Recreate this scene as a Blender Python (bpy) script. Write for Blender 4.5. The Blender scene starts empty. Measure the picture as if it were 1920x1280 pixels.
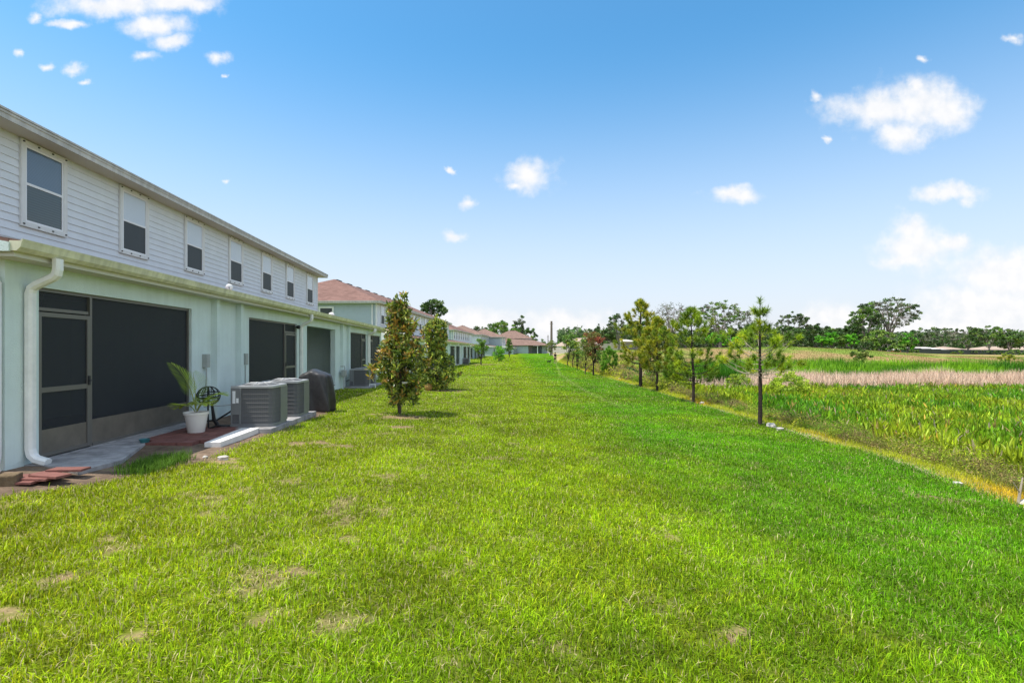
import bpy, bmesh, math, random
import numpy as np
from mathutils import Vector
R = math.radians
C = bpy.context.scene.collection
S = bpy.context.scene
# ------------------------------------------------------------------ camera
CAMZ = 1.52; F = 960.0; HY = 655.0
cam = bpy.data.cameras.new("camera"); camo = bpy.data.objects.new("camera", cam); C.objects.link(camo)
camo.location = (0, 0, CAMZ); camo.rotation_euler = (R(90), 0, 0)
cam.sensor_width = 36; cam.lens = 18; cam.shift_y = 15/1920.0; cam.clip_end = 6000; cam.clip_start = 0.05
S.camera = camo
# ------------------------------------------------------------------ sun and sky
SUN_EL = R(67); SDX, SDY = -0.945, -0.327        # the sun stands to the left and slightly behind
sun = bpy.data.lights.new("sun", 'SUN'); sun.energy = 3.9; sun.angle = R(0.5); sun.color = (1, .955, .87)
suno = bpy.data.objects.new("sun", sun); C.objects.link(suno)
sv = Vector((SDX*math.cos(SUN_EL), SDY*math.cos(SUN_EL), math.sin(SUN_EL)))
suno.rotation_euler = sv.to_track_quat('Z', 'Y').to_euler(); suno.location = (-20, -10, 40)
S.view_settings.view_transform = 'Standard'; S.view_settings.look = 'None'
S.view_settings.exposure = 0.65; S.view_settings.gamma = 1
W = bpy.data.worlds.new("World"); S.world = W; W.use_nodes = True
nt = W.node_tree; N = nt.nodes; L = nt.links; N.clear()
def nd(t, **k):
    n = N.new(t)
    for a, v in k.items(): setattr(n, a, v)
    return n
def mth(op, a, b=None, c=None, clamp=False):
    n = N.new('ShaderNodeMath'); n.operation = op; n.use_clamp = clamp
    for i, v in enumerate((a, b, c)):
        if v is None: continue
        if isinstance(v, (int, float)): n.inputs[i].default_value = v
        else: L.new(v, n.inputs[i])
    return n.outputs[0]
sky = nd('ShaderNodeTexSky'); sky.sky_type = 'NISHITA'; sky.sun_disc = False
sky.sun_elevation = SUN_EL; sky.sun_rotation = math.atan2(SDX, SDY) % (2*math.pi)
sky.air_density = 1.0; sky.dust_density = 0.6; sky.ozone_density = 1.5; sky.altitude = 0
hsv = nd('ShaderNodeHueSaturation'); hsv.inputs['Saturation'].default_value = 1.12; hsv.inputs['Value'].default_value = 1.0
L.new(sky.outputs[0], hsv.inputs['Color'])
tint = nd('ShaderNodeVectorMath'); tint.operation = 'MULTIPLY'; tint.inputs[1].default_value = (.56, .97, 1.0); L.new(hsv.outputs[0], tint.inputs[0])
tc = nd('ShaderNodeTexCoord'); sp = nd('ShaderNodeSeparateXYZ'); L.new(tc.outputs['Generated'], sp.inputs[0])
ymax = mth('MAXIMUM', sp.outputs[1], 0.02)
u = mth('DIVIDE', sp.outputs[0], ymax); v = mth('DIVIDE', sp.outputs[2], ymax)
cb = nd('ShaderNodeCombineXYZ'); L.new(u, cb.inputs[0]); L.new(v, cb.inputs[1])
nz = nd('ShaderNodeTexNoise'); nz.inputs['Scale'].default_value = 11; nz.inputs['Detail'].default_value = 7; nz.inputs['Roughness'].default_value = .62
L.new(cb.outputs[0], nz.inputs['Vector'])
nz2 = nd('ShaderNodeTexNoise'); nz2.inputs['Scale'].default_value = 34; nz2.inputs['Detail'].default_value = 5
L.new(cb.outputs[0], nz2.inputs['Vector'])
BL = [(1640,205,95,38),(1722,195,85,52),(1772,212,62,40),(1700,250,66,32),(1712,160,26,24),(1530,178,18,14),
 (993,330,50,31),(965,348,24,13),(1382,362,52,17),(1780,361,60,17),(1818,376,24,18),
 (1725,462,82,40),(1708,430,44,28),(1782,456,44,22),(1700,487,66,16),
 (1905,515,110,62),(1860,585,170,55),(1790,620,220,34),(872,380,21,17),(854,441,28,11),(843,322,11,9),
 (406,111,27,18),(421,147,9,7),(272,106,30,14),(318,76,38,18),(290,45,62,27),(230,8,140,26),(330,5,80,20),
 (75,35,24,15),(130,47,34,10),(137,127,30,13),(158,150,22,9),(28,101,17,10),(85,123,18,12),
 (1060,612,110,30),(890,606,100,26),(1590,602,90,34),(1903,75,24,13),(1730,110,18,8),(1555,266,13,9),(425,338,12,6),(1200,640,200,16)]
wz = nd('ShaderNodeTexNoise'); wz.inputs['Scale'].default_value = 16; wz.inputs['Detail'].default_value = 5; wz.inputs['Roughness'].default_value = .6; L.new(cb.outputs[0], wz.inputs['Vector'])
ws = nd('ShaderNodeSeparateColor'); L.new(wz.outputs['Color'], ws.inputs[0])
u = mth('ADD', u, mth('MULTIPLY', mth('SUBTRACT', ws.outputs[0], .5), .075)); v = mth('ADD', v, mth('MULTIPLY', mth('SUBTRACT', ws.outputs[1], .5), .045))
acc = None
for (cx, cy, rx, ry) in BL:
    a = mth('MULTIPLY', mth('SUBTRACT', u, (cx-960)/F), F/rx)
    b = mth('MULTIPLY', mth('SUBTRACT', v, (HY-cy)/F), F/ry)
    d = mth('SUBTRACT', 1.12 if rx > 30 else .86, mth('SQRT', mth('ADD', mth('MULTIPLY', a, a), mth('MULTIPLY', b, b))))
    acc = d if acc is None else mth('SMOOTH_MAX', acc, d, 0.18)
den = mth('ADD', acc, mth('MULTIPLY', mth('SUBTRACT', nz.outputs[0], .47), 1.7))
den = mth('ADD', den, mth('MULTIPLY', mth('SUBTRACT', nz2.outputs[0], .5), .7))
mr = nd('ShaderNodeMapRange'); mr.interpolation_type = 'SMOOTHSTEP'; mr.inputs['From Min'].default_value = -.18; mr.inputs['From Max'].default_value = .95
L.new(den, mr.inputs['Value'])
# bright broken clouds added to the unseen rest of the sky, lifting the shade
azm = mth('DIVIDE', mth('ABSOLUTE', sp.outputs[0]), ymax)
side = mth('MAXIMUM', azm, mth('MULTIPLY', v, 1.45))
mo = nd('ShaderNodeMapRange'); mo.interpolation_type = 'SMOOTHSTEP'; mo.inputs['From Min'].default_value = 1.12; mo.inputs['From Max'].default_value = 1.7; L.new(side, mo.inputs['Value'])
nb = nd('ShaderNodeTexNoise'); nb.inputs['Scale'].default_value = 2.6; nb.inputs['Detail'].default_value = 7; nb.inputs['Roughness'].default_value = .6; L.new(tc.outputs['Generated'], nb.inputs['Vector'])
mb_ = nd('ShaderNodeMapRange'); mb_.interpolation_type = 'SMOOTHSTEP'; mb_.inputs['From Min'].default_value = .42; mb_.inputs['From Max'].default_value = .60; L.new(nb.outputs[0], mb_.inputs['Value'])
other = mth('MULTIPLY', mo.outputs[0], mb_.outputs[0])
dens = mth('MULTIPLY', mth('MULTIPLY', mr.outputs[0], mth('SUBTRACT', 1.0, mo.outputs[0])), .95)
# pale air near the horizon
hz = nd('ShaderNodeMapRange'); hz.interpolation_type = 'SMOOTHSTEP'; hz.inputs['From Min'].default_value = .53; hz.inputs['From Max'].default_value = -.05
hz.inputs['To Min'].default_value = 0; hz.inputs['To Max'].default_value = .97
L.new(sp.outputs[2], hz.inputs['Value'])
mxh = nd('ShaderNodeMix'); mxh.data_type = 'RGBA'; L.new(hz.outputs[0], mxh.inputs[0]); L.new(tint.outputs[0], mxh.inputs[6]); mxh.inputs[7].default_value = (3.6, 3.5, 3.85, 1)
mxc = nd('ShaderNodeMix'); mxc.data_type = 'RGBA'; L.new(dens, mxc.inputs[0]); L.new(mxh.outputs[2], mxc.inputs[6]); 
mcs = nd('ShaderNodeMapRange'); mcs.inputs['From Min'].default_value = .35; mcs.inputs['From Max'].default_value = .62; L.new(nz2.outputs[0], mcs.inputs['Value'])
mcc = nd('ShaderNodeMix'); mcc.data_type = 'RGBA'; L.new(mcs.outputs[0], mcc.inputs[0]); mcc.inputs[6].default_value = (4.0, 4.05, 4.15, 1); mcc.inputs[7].default_value = (4.4, 4.35, 4.35, 1); L.new(mcc.outputs[2], mxc.inputs[7])
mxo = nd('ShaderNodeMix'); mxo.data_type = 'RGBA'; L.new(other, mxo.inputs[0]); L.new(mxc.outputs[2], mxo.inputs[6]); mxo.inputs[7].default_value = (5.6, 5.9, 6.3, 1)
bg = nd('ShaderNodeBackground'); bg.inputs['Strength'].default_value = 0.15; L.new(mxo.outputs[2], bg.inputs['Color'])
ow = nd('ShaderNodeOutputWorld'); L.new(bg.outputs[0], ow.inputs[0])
try: W.cycles.sampling_method = 'MANUAL'; W.cycles.sample_map_resolution = 512
except Exception: pass

# ------------------------------------------------------------------ helpers
def unit3(a): return a/(np.linalg.norm(a, axis=-1, keepdims=True)+1e-9)
def smooth(t): t = np.clip(t, 0, 1); return t*t*(3-2*t)
class MB:
    def __init__(s): s.v = []; s.n = 0; s.f = []; s.c = []
    def add(s, v, faces, col=None):
        v = np.asarray(v, dtype=np.float32).reshape(-1, 3)
        for f in faces:
            f = np.asarray(f, dtype=np.int64)
            if f.ndim == 1: f = f[None]
            s.f.append(f + s.n)
        s.v.append(v); s.n += len(v)
        if col is not None:
            col = np.asarray(col, dtype=np.float32)
            if col.ndim == 1: col = np.repeat(col[None], len(v), 0)
            s.c.append(col)
    def box(s, x0, x1, y0, y1, z0, z1):
        v = [(x0,y0,z0),(x1,y0,z0),(x1,y1,z0),(x0,y1,z0),(x0,y0,z1),(x1,y0,z1),(x1,y1,z1),(x0,y1,z1)]
        s.add(v, [[(0,3,2,1),(4,5,6,7),(0,1,5,4),(1,2,6,5),(2,3,7,6),(3,0,4,7)]])
    def obox(s, o, ax, ay, a, b, z):   # oriented box: o + ax*a + ay*b
        o = np.array(o[:2], float); ax = np.array(ax, float); ay = np.array(ay, float); v = []
        for zz in z:
            for (i, j) in ((a[0],b[0]),(a[1],b[0]),(a[1],b[1]),(a[0],b[1])):
                p = o + ax*i + ay*j; v.append((p[0], p[1], zz))
        s.add(v, [[(0,3,2,1),(4,5,6,7),(0,1,5,4),(1,2,6,5),(2,3,7,6),(3,0,4,7)]])
    def prism(s, prof, y0, y1):        # profile in (x, z), extruded along y
        n = len(prof); v = [(p[0], y0, p[1]) for p in prof] + [(p[0], y1, p[1]) for p in prof]
        s.add(v, [[(i, i+n, (i+1) % n + n, (i+1) % n)] for i in range(n)] + [[tuple(range(n))], [tuple(range(2*n-1, n-1, -1))]])
    def tube(s, pts, rad, n=6, col=None, cap=True):
        pts = np.array(pts, float); m = len(pts); rad = np.broadcast_to(np.array(rad, float), (m,))
        t = np.gradient(pts, axis=0); t /= (np.linalg.norm(t, axis=1, keepdims=True)+1e-9)
        up = np.array([0, 0, 1.0]) if abs(t[0][2]) < .9 else np.array([1.0, 0, 0])
        a = np.cross(t[0], up); a /= np.linalg.norm(a); V = []
        for i in range(m):
            a = a - t[i]*a.dot(t[i]); a /= (np.linalg.norm(a)+1e-9); b = np.cross(t[i], a)
            for k in range(n):
                th = 2*math.pi*k/n; V.append(pts[i] + rad[i]*(math.cos(th)*a + math.sin(th)*b))
        fs = []
        for i in range(m-1):
            for k in range(n):
                k2 = (k+1) % n; fs.append((i*n+k, i*n+k2, (i+1)*n+k2, (i+1)*n+k))
        ff = [fs]
        if cap: ff += [[tuple(range(n-1, -1, -1))], [tuple(range((m-1)*n, m*n))]]
        s.add(V, ff, col)
    def sweep(s, pts, w, d, side=(0, 1, 0)):   # rounded rectangular duct; side = width direction
        pts = np.array(pts, float); m = len(pts); side = np.array(side, float)
        t = np.gradient(pts, axis=0); t /= np.linalg.norm(t, axis=1, keepdims=True)
        c = .25; prof = []
        for (i, j) in ((1,1),(-1,1),(-1,-1),(1,-1)):
            e = [(i*w/2, j*(d/2-c*d)), (i*(w/2-c*w), j*d/2)]
            if i*j < 0: e = e[::-1]
            prof += e
        V = []
        for i in range(m):
            nn = np.cross(t[i], side); nn /= np.linalg.norm(nn)
            for (p, q) in prof: V.append(pts[i] + side*p + nn*q)
        n = 8
        fs = [(i*n+k, i*n+(k+1) % n, (i+1)*n+(k+1) % n, (i+1)*n+k) for i in range(m-1) for k in range(n)]
        s.add(V, [fs, [tuple(range(n))], [tuple(range((m-1)*n, m*n))]])
    def lathe(s, prof, cx=0, cy=0, n=24):      # prof of (r, z)
        m = len(prof); V = []
        for (r, z) in prof:
            for k in range(n):
                th = 2*math.pi*k/n; V.append((cx+r*math.cos(th), cy+r*math.sin(th), z))
        s.add(V, [[(i*n+k, i*n+(k+1) % n, (i+1)*n+(k+1) % n, (i+1)*n+k) for i in range(m-1) for k in range(n)],
                  [tuple(range(n-1, -1, -1))], [tuple(range((m-1)*n, m*n))]])
    def build(s, name, mat, parent=None, smooth=False, bevel=0, wn=False):
        me = bpy.data.meshes.new(name)
        V = np.concatenate(s.v) if s.v else np.zeros((0, 3), np.float32)
        idx = []; st = []; k = 0
        for f in s.f:
            m, w = f.shape; idx.append(f.ravel()); st.append(k + np.arange(m)*w); k += m*w
        idx = np.concatenate(idx).astype(np.int32); st = np.concatenate(st).astype(np.int32)
        me.vertices.add(len(V)); me.vertices.foreach_set('co', V.astype(np.float32).ravel())
        me.loops.add(len(idx)); me.loops.foreach_set('vertex_index', idx)
        me.polygons.add(len(st)); me.polygons.foreach_set('loop_start', st)
        me.polygons.foreach_set('use_smooth', np.full(len(st), smooth, dtype=bool))
        me.update(calc_edges=True)
        if s.c:
            c = np.concatenate(s.c)
            if c.shape[1] == 3: c = np.concatenate([c, np.ones((len(c), 1), np.float32)], 1)
            if len(c) == len(V):
                at = me.color_attributes.new('Col', 'FLOAT_COLOR', 'POINT'); at.data.foreach_set('color', c.astype(np.float32).ravel())
        if mat: me.materials.append(mat)
        o = bpy.data.objects.new(name, me); C.objects.link(o)
        if parent: o.parent = parent
        if bevel:
            b = o.modifiers.new('bevel', 'BEVEL'); b.width = bevel; b.segments = 2; b.limit_method = 'ANGLE'
        return o
def tag(o, label=None, cat=None, group=None, kind=None):
    if label: o['label'] = label
    if cat: o['category'] = cat
    if group: o['group'] = group
    if kind: o['kind'] = kind
    return o
def empty(name, loc, rz=0, label=None, cat=None, group=None):
    o = bpy.data.objects.new(name, None); C.objects.link(o); o.location = loc; o.rotation_euler = (0, 0, rz)
    o.empty_display_size = .3; return tag(o, label, cat, group)

# ------------------------------------------------------------------ materials
def mat(name, col, rough=.7, spec=.3, metal=0, noise=None, bump=None, attr=False, trans=0, streak=0):
    """noise = (scale, amount): mottles the colour; bump = (scale, strength)"""
    m = bpy.data.materials.new(name); m.use_nodes = True; t = m.node_tree; n = t.nodes; l = t.links
    p = n['Principled BSDF']; p.inputs['Roughness'].default_value = rough; p.inputs['Metallic'].default_value = metal
    p.inputs['Specular IOR Level'].default_value = spec
    src = None
    if attr:
        a = n.new('ShaderNodeAttribute'); a.attribute_name = 'Col'; src = a.outputs['Color']
    else:
        p.inputs['Base Color'].default_value = (*col, 1)
    tcn = n.new('ShaderNodeTexCoord')
    if noise:
        z = n.new('ShaderNodeTexNoise'); z.inputs['Scale'].default_value = noise[0]; z.inputs['Detail'].default_value = 6; z.inputs['Roughness'].default_value = .65
        l.new(tcn.outputs['Object'], z.inputs['Vector'])
        r = n.new('ShaderNodeMapRange'); r.inputs['From Min'].default_value = .3; r.inputs['From Max'].default_value = .7
        r.inputs['To Min'].default_value = 1-noise[1]; r.inputs['To Max'].default_value = 1+noise[1]*.6; l.new(z.outputs[0], r.inputs['Value'])
        mx = n.new('ShaderNodeVectorMath'); mx.operation = 'SCALE'
        if src: l.new(src, mx.inputs[0])
        else: mx.inputs[0].default_value = col
        l.new(r.outputs[0], mx.inputs['Scale']); src = mx.outputs[0]
    if streak:
        mp = n.new('ShaderNodeMapping'); mp.inputs['Scale'].default_value = (5, 5, .35); l.new(tcn.outputs['Object'], mp.inputs[0])
        z = n.new('ShaderNodeTexNoise'); z.inputs['Scale'].default_value = 1.6; z.inputs['Detail'].default_value = 5; l.new(mp.outputs[0], z.inputs['Vector'])
        r = n.new('ShaderNodeMapRange'); r.inputs['From Min'].default_value = .38; r.inputs['From Max'].default_value = .62; r.inputs['To Min'].default_value = 1-streak*1.6; r.inputs['To Max'].default_value = 1+streak*.4; l.new(z.outputs[0], r.inputs['Value'])
        mx = n.new('ShaderNodeVectorMath'); mx.operation = 'SCALE'; l.new(src, mx.inputs[0]); l.new(r.outputs[0], mx.inputs['Scale']); src = mx.outputs[0]
    if src: l.new(src, p.inputs['Base Color'])
    if bump:
        z = n.new('ShaderNodeTexNoise'); z.inputs['Scale'].default_value = bump[0]; z.inputs['Detail'].default_value = 5
        l.new(tcn.outputs['Object'], z.inputs['Vector'])
        b = n.new('ShaderNodeBump'); b.inputs['Strength'].default_value = bump[1]; b.inputs['Distance'].default_value = .02
        l.new(z.outputs[0], b.inputs['Height']); l.new(b.outputs[0], p.inputs['Normal'])
    if trans:
        tr = n.new('ShaderNodeBsdfTranslucent'); mxs = n.new('ShaderNodeMixShader'); mxs.inputs[0].default_value = trans
        if src: l.new(src, tr.inputs['Color'])
        else: tr.inputs['Color'].default_value = (*col, 1)
        l.new(p.outputs[0], mxs.inputs[1]); l.new(tr.outputs[0], mxs.inputs[2]); l.new(mxs.outputs[0], n['Material Output'].inputs[0])
    return m
M = {}
M['stucco'] = mat('stucco', (.67,.765,.74), .9, .1, noise=(1.3,.08), streak=.025, bump=(70,.6))
M['siding'] = mat('siding', (.72,.75,.785), .75, .2, noise=(2.5,.06), bump=(40,.12))
M['siding_grey'] = mat('siding_grey', (.40,.47,.50), .75, .2, noise=(2.5,.07))
M['siding_white'] = mat('siding_white', (.72,.70,.76), .75, .2, noise=(2.5,.05))
M['trim'] = mat('trim', (.72,.72,.70), .5, .3, noise=(6,.06))
M['vinyl'] = mat('vinyl', (.80,.80,.80), .35, .4)
M['fascia'] = mat('fascia', (.56,.54,.50), .5, .3, noise=(2,.16), streak=.1)
M['soffit'] = mat('soffit', (.60,.58,.52), .7, .2)
M['gutter'] = mat('gutter', (.72,.69,.50), .4, .4, noise=(3,.2), streak=.12)
M['pipe'] = mat('downspout_paint', (.78,.77,.74), .4, .4, noise=(5,.12))
M['bronze'] = mat('bronze_frame', (.16,.15,.135), .4, .5, metal=.3)
M['kick'] = mat('kick_panel', (.15,.13,.105), .35, .5, noise=(4,.25))
M['dark'] = mat('dark_metal', (.02,.02,.022), .5, .4)
M['black_iron'] = mat('black_iron', (.012,.013,.016), .45, .5)
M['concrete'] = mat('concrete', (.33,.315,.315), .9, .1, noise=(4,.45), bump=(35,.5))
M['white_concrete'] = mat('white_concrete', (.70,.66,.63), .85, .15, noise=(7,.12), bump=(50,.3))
M['ac'] = mat('condenser_paint', (.17,.175,.18), .45, .4, noise=(4,.12))
M['ac_light'] = mat('condenser_top_paint', (.36,.36,.37), .4, .4, noise=(6,.12))
M['fins'] = mat('condenser_fins', (.125,.125,.13), .85, .1)
M['guard'] = mat('guard_wire', (.17,.172,.175), .85, .05)
M['sticker'] = mat('sticker', (.75,.76,.78), .5, .3)
M['boxgrey'] = mat('electric_box_paint', (.36,.38,.36), .5, .3, noise=(8,.1))
M['cover'] = mat('grill_cover', (.042,.039,.041), .45, .4, noise=(5,.35), bump=(14,.35))
M['pot'] = mat('pot_glaze', (.74,.72,.68), .5, .4, noise=(5,.07))
M['soil'] = mat('soil', (.11,.075,.05), .95, .1, noise=(20,.4), bump=(60,.9))
M['teal'] = mat('teal_plastic', (.04,.17,.19), .4, .4)
M['rock'] = mat('rock', (.48,.44,.40), .9, .2, noise=(9,.25), bump=(18,.8))
M['clay'] = mat('clay_tile', (.20,.085,.07), .85, .2, noise=(6,.3), bump=(30,.4))
M['woodblock'] = mat('weathered_block', (.16,.115,.07), .9, .1, noise=(8,.35), bump=(25,.8))
M['wood'] = mat('fence_vinyl', (.58,.50,.47), .7, .2, noise=(.6,.08))
M['pole'] = mat('pole_wood', (.17,.14,.12), .9, .1, noise=(3,.2))
M['bark'] = mat('bark', (.11,.085,.07), .95, .1, noise=(14,.4), bump=(30,1))
M['darkbark'] = mat('pine_bark', (.055,.042,.036), .95, .1, noise=(20,.4), bump=(40,1))
M['greybark'] = mat('grey_bark', (.23,.20,.185), .95, .1, noise=(3,.3))
M['palebark'] = mat('pale_bark', (.40,.33,.26), .95, .1, noise=(5,.3))
M['leaf'] = mat('leaf', (0,0,0), .5, .35, attr=True, trans=.30)
M['gloss_leaf'] = mat('glossy_leaf', (0,0,0), .32, .5, attr=True, trans=.22)
M['far_leaf'] = mat('far_leaf', (0,0,0), .7, .15, attr=True, trans=.25)
M['grass'] = mat('grass_blade', (0,0,0), .55, .14, attr=True, trans=.38)
M['dry'] = mat('dry_reed', (0,0,0), .8, .1, attr=True, trans=.25)
M['skin'] = mat('skin', (.42,.25,.17), .6, .3); M['black_cloth'] = mat('black_cloth', (.02,.02,.024), .9, .1)
M['grey_cloth'] = mat('grey_cloth', (.35,.35,.37), .9, .1); M['hair'] = mat('hair', (.07,.045,.03), .7, .2)
M['fur'] = mat('black_fur', (.015,.014,.014), .8, .2)
M['red_wall'] = mat('red_wall', (.45,.15,.11), .8, .2); M['tan_roof'] = mat('tan_shingle', (.38,.29,.23), .9, .1, noise=(1.2,.12))
M['white_roof'] = mat('white_roof', (.55,.50,.46), .8, .2)
M['fencedark'] = mat('dark_fence', (.045,.06,.055), .8, .2)

def roofmat(name, c):
    m = bpy.data.materials.new(name); m.use_nodes = True; n = m.node_tree.nodes; l = m.node_tree.links; p = n['Principled BSDF']
    t = n.new('ShaderNodeTexCoord'); mp = n.new('ShaderNodeMapping'); mp.inputs['Scale'].default_value = (1, 1, 1)
    sx = n.new('ShaderNodeSeparateXYZ'); l.new(t.outputs['Object'], sx.inputs[0])
    ad = n.new('ShaderNodeMath'); ad.operation = 'ADD'; l.new(sx.outputs[0], ad.inputs[0]); l.new(sx.outputs[1], ad.inputs[1])
    sc = n.new('ShaderNodeMath'); sc.operation = 'MULTIPLY'; sc.inputs[1].default_value = 2.6; l.new(sx.outputs[2], sc.inputs[0])
    co = n.new('ShaderNodeCombineXYZ'); l.new(ad.outputs[0], co.inputs[0]); l.new(sc.outputs[0], co.inputs[1])
    b = n.new('ShaderNodeTexBrick'); b.inputs['Scale'].default_value = 3.5; b.inputs['Mortar Size'].default_value = .025
    b.inputs['Color1'].default_value = (c[0]*1.15, c[1]*1.12, c[2]*1.1, 1); b.inputs['Color2'].default_value = (c[0]*.8, c[1]*.76, c[2]*.75, 1)
    b.inputs['Mortar'].default_value = (c[0]*.45, c[1]*.45, c[2]*.45, 1); b.inputs['Brick Width'].default_value = 1.1; b.inputs['Row Height'].default_value = .5
    l.new(co.outputs[0], b.inputs['Vector'])
    z = n.new('ShaderNodeTexNoise'); z.inputs['Scale'].default_value = 1.6; z.inputs['Detail'].default_value = 5; l.new(t.outputs['Object'], z.inputs['Vector'])
    r = n.new('ShaderNodeMapRange'); r.inputs['To Min'].default_value = .72; r.inputs['To Max'].default_value = 1.25; l.new(z.outputs[0], r.inputs['Value'])
    vm = n.new('ShaderNodeVectorMath'); vm.operation = 'SCALE'; l.new(b.outputs[0], vm.inputs[0]); l.new(r.outputs[0], vm.inputs['Scale'])
    l.new(vm.outputs[0], p.inputs['Base Color']); p.inputs['Roughness'].default_value = .95; p.inputs['Specular IOR Level'].default_value = .1
    return m
M['shingle'] = roofmat('red_shingle', (.205, .123, .104)); M['shingle_tan'] = roofmat('tan_red_shingle', (.215, .145, .12))

def panemat(name, base, stripes=0, rough=.06):
    m = bpy.data.materials.new(name); m.use_nodes = True; n = m.node_tree.nodes; l = m.node_tree.links; p = n['Principled BSDF']
    p.inputs['Roughness'].default_value = rough; p.inputs['Specular IOR Level'].default_value = .8
    p.inputs['Base Color'].default_value = (*base, 1)
    t = n.new('ShaderNodeTexCoord')
    if stripes:
        w = n.new('ShaderNodeTexWave'); w.bands_direction = 'Z'; w.inputs['Scale'].default_value = stripes; w.inputs['Distortion'].default_value = .4; w.inputs['Detail'].default_value = 1
        l.new(t.outputs['Object'], w.inputs['Vector'])
        mx = n.new('ShaderNodeMix'); mx.data_type = 'RGBA'; l.new(w.outputs[0], mx.inputs[0]); mx.inputs[6].default_value = (*[c*.62 for c in base], 1); mx.inputs[7].default_value = (*base, 1)
        l.new(mx.outputs[2], p.inputs['Base Color'])
    z = n.new('ShaderNodeTexNoise'); z.inputs['Scale'].default_value = 2.2; l.new(t.outputs['Object'], z.inputs['Vector'])
    b = n.new('ShaderNodeBump'); b.inputs['Strength'].default_value = .12; b.inputs['Distance'].default_value = .05; l.new(z.outputs[0], b.inputs['Height']); l.new(b.outputs[0], p.inputs['Normal'])
    return m
M['blind'] = panemat('blinds_behind_glass', (.68,.74,.80), 14); M['blind_dark'] = panemat('grey_blinds_behind_glass', (.13,.19,.26), 11)
M['pane'] = panemat('dark_screened_pane', (.020,.026,.027), 30, .55)
M['pane_green'] = panemat('green_reflecting_pane', (.05,.075,.07), 6, .12)
def screenmat():
    m = bpy.data.materials.new('insect_screen'); m.use_nodes = True; n = m.node_tree.nodes; l = m.node_tree.links; p = n['Principled BSDF']
    p.inputs['Base Color'].default_value = (.018,.021,.027,1); p.inputs['Roughness'].default_value = .6
    tr = n.new('ShaderNodeBsdfTransparent'); mx = n.new('ShaderNodeMixShader'); mx.inputs[0].default_value = .40
    l.new(p.outputs[0], mx.inputs[1]); l.new(tr.outputs[0], mx.inputs[2]); l.new(mx.outputs[0], n['Material Output'].inputs[0]); return m
M['screen'] = screenmat()

# ------------------------------------------------------------------ terrain
def lerp(a, b, t): return a + (b-a)*t
def zb(Y): return np.interp(Y, [-50,7,11,22,32,50,90,130,165,400], [0,0,-.03,-.22,-.3,-.5,-.52,-.2,.25,.3])
def zedge(Y): return np.interp(Y, [-50,30,50,90,150,170,400], [-.58,-.58,-.6,-.68,-.1,.2,.3])
def Bl(Y): return np.interp(Y, [-50,0,32,43,64,80,100,165,400], [-1.9,-5.82,-8.3,-8.0,-7.1,-6.5,-8.8,-3,-3])
def El(Y): return np.interp(Y, [-60,0,6.6,9,50,90,150,400], [0,6.2,6.75,7.25,7.2,8.1,12,30])
def H(X, Y):
    X = np.asarray(X, float); Y = np.asarray(Y, float)
    B, E = Bl(Y), El(Y)
    uu = np.clip((X-B)/(E-B), 0, 1); lawn = lerp(zb(Y), zedge(Y), uu**1.3)
    t = X/np.maximum(Y, 5)
    crest = np.interp(t, [.05,.15,.2,.36,.55,.67,.77,.84,1.0,3], [.3,.8,1.3,1.8,2.0,1.5,.75,.2,-.1,-.1])
    crest = lerp(crest, .2, smooth((Y-125)/60))
    field = lerp(-1.38, crest, smooth((Y-46)/52))
    z = lerp(lawn, field, smooth((X-E)/3.2))
    z = z + .018*np.sin(X*1.3+Y*.7)*np.sin(Y*.9-X*.4) + .012*np.sin(X*3.1+1)*np.sin(Y*2.3)
    return z
def hz1(x, y): return float(H(x, y))
def gx(px, Y): return (px-960)/F*Y
def leftedge(Y):   # where the grass starts beside the house
    return np.interp(Y, [-30,0,5.3,5.8,6.6,7.2,9.0,10.9,13.2,13.6,14.2,32,33,34,42,200], [-5.6,-5.6,-5.35,-5.0,-4.62,-4.36,-4.48,-4.56,-4.66,-6.0,-6.9,-8.35,-8.35,-40,-40,-40])
DIRT = [(1040,1215,.16),(1375,1180,.15),(640,1012,.12),(590,830,.30),(635,836,.22),(560,831,.22),(750,800,.3),(760,782,.55),(835,732,.7),(100,1085,.16),(8,1150,.10),(250,1190,.09),(560,1070,.1),
        (408,860,.35),(930,665,.3),(1460,1030,.1),(1745,925,.4),(700,776,.35),(1260,1010,.08),(200,1010,.09),(900,1190,.09),(480,1160,.1),(1720,1190,.08)]
DP = []
for (x, y, r) in DIRT:
    Y = 1.66*F/(y-HY); X = gx(x, Y)
    Y = (CAMZ-hz1(X, Y))*F/(y-HY); X = gx(x, Y); DP.append((X, Y, r if r in (.55, .7) else r*.72))
DP += [(-4.6,70,2.2),(-3.2,72,1.8),(-6,66,1.5)]
def vnoise(X, Y, s, seed=0):   # cheap smooth value noise
    r = np.random.RandomState(seed).rand(64, 64)
    x = X*s; y = Y*s; xi = np.floor(x).astype(int); yi = np.floor(y).astype(int); fx = smooth(x-xi); fy = smooth(y-yi)
    g = lambda a, b: r[a % 64, b % 64]
    return lerp(lerp(g(xi,yi), g(xi+1,yi), fx), lerp(g(xi,yi+1), g(xi+1,yi+1), fx), fy)
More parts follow.
